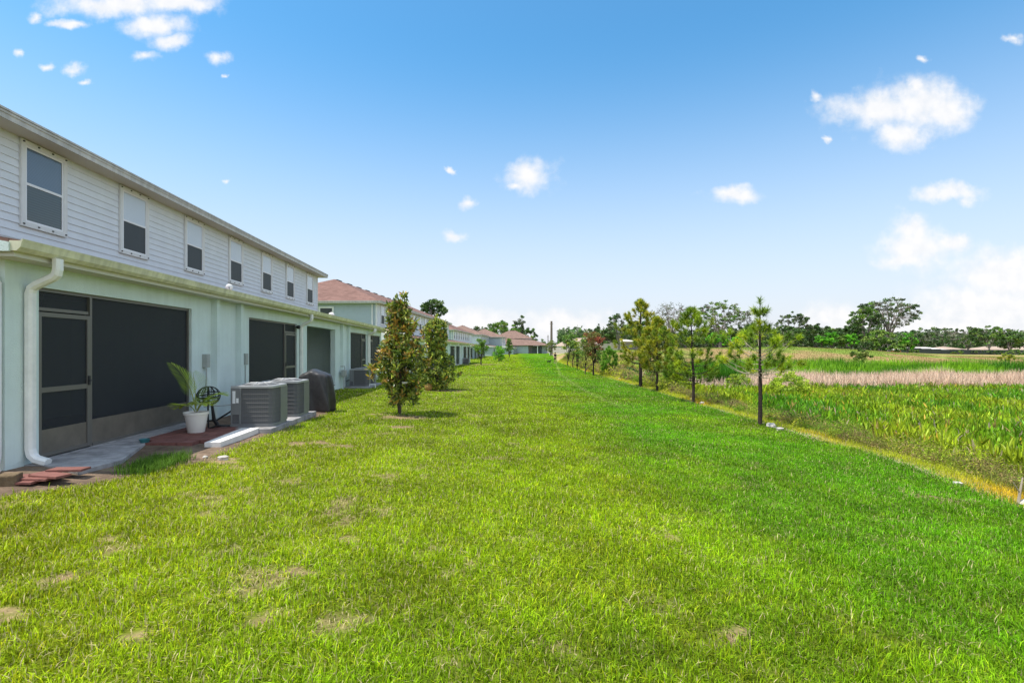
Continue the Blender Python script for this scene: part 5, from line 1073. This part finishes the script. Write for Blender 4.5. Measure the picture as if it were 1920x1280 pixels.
for s_ in (-1, 1):
    limb(V, Ed, Rd, 0, [(s_*.09,0,.86),(s_*.10,-.10*s_,.49),(s_*.10,-.02-.16*s_,.08),(s_*.11,-.14-.16*s_,.035)], [.095,.062,.045,.038])
    e = limb(V, Ed, Rd, 3, [(s_*.17,0,1.39),(s_*.23,.06*s_,1.12),(s_*.25,-.12+.08*s_,.90),(s_*.25,-.15+.08*s_,.84)], [.055,.042,.030,.028])
    for k in range(4): limb(V, Ed, Rd, e, [(s_*(.235+.012*k),-.18+.08*s_+.005*k,.80-.004*k),(s_*(.23+.012*k),-.19+.08*s_,.765)], [.009,.007])
    limb(V, Ed, Rd, e, [(s_*.22,-.19+.08*s_,.82),(s_*.215,-.21+.08*s_,.80)], [.01,.008])
skinned('body', V, Ed, Rd, 'skin', pr)
V = [(0,0,.95)]; Ed = []; Rd = [(.16,.12)]; n = limb(V, Ed, Rd, 0, [(0,0,1.1),(0,0,1.28),(0,0,1.40)], [(.145,.11),(.17,.12),(.13,.09)])
for s_ in (-1, 1): limb(V, Ed, Rd, 3, [(s_*.175,0,1.39),(s_*.22,.05*s_,1.17)], [.065,.055])
skinned('shirt', V, Ed, Rd, 'black_cloth', pr)
V = [(0,0,.95)]; Ed = []; Rd = [(.165,.125)]
for s_ in (-1, 1): limb(V, Ed, Rd, 0, [(s_*.09,0,.85),(s_*.10,-.09*s_,.52)], [.105,.08])
skinned('shorts', V, Ed, Rd, 'black_cloth', pr)
m = MB(); m.lathe([(.03,1.57),(.09,1.60),(.10,1.66),(.085,1.73),(.03,1.765),(0.005,1.77)], 0, .0, 14); m.build('hair', M['hair'], pr, smooth=True)
for s_ in (-1, 1): m = MB(); m.box(s_*.032-.012, s_*.032+.012, -.108, -.098, 1.635, 1.648); m.build('eye', M['dark'], pr)
m = MB(); m.tube([(0,-.095,1.63),(0,-.125,1.605),(0,-.1,1.60)], [.01,.014,.01], 6); m.build('nose', M['skin'], pr)
m = MB(); m.box(-.025, .025, -.105, -.095, 1.565, 1.573); m.build('mouth', M['red_wall'], pr)
for s_ in (-1, 1): m = MB(); m.box(s_*.11-.035, s_*.11+.035, -.26-.16*s_+.0, -.0-.16*s_, .0, .07); m.build('shoe', M['grey_cloth'], pr, bevel=.02)
DX, DY = gx(1029.5, 80), 80.0
dg = empty('dog', (DX, DY, hz1(DX, DY)), 1.9, 'small black dog on the grass left of the walking person', 'dog')
V = [(0,.22,.32)]; Ed = []; Rd = [(.085,.09)]; n = limb(V, Ed, Rd, 0, [(0,.05,.33),(0,-.12,.33),(0,-.22,.34),(0,-.30,.44),(0,-.36,.50),(0,-.44,.48),(0,-.50,.46)], [(.075,.08),(.095,.11),(.085,.09),.06,.065,.04,.028])
for s_ in (-1, 1):
    limb(V, Ed, Rd, 2, [(s_*.07,-.15,.24),(s_*.07,-.13,.12),(s_*.07,-.15,.02),(s_*.07,-.18,.015)], [.04,.024,.02,.022])
    limb(V, Ed, Rd, 0, [(s_*.07,.17,.24),(s_*.07,.24,.13),(s_*.07,.21,.02),(s_*.07,.18,.015)], [.05,.026,.02,.022])
limb(V, Ed, Rd, 0, [(0,.30,.38),(0,.37,.48)], [.025,.012]); skinned('body', V, Ed, Rd, 'fur', dg)
for s_ in (-1, 1): m = MB(); m.add([(s_*.02,-.35,.55),(s_*.06,-.34,.54),(s_*.06,-.35,.62),(s_*.04,-.32,.55)], [[(0,1,2)],[(1,3,2)],[(3,0,2)]]); m.build('ear', M['fur'], dg)
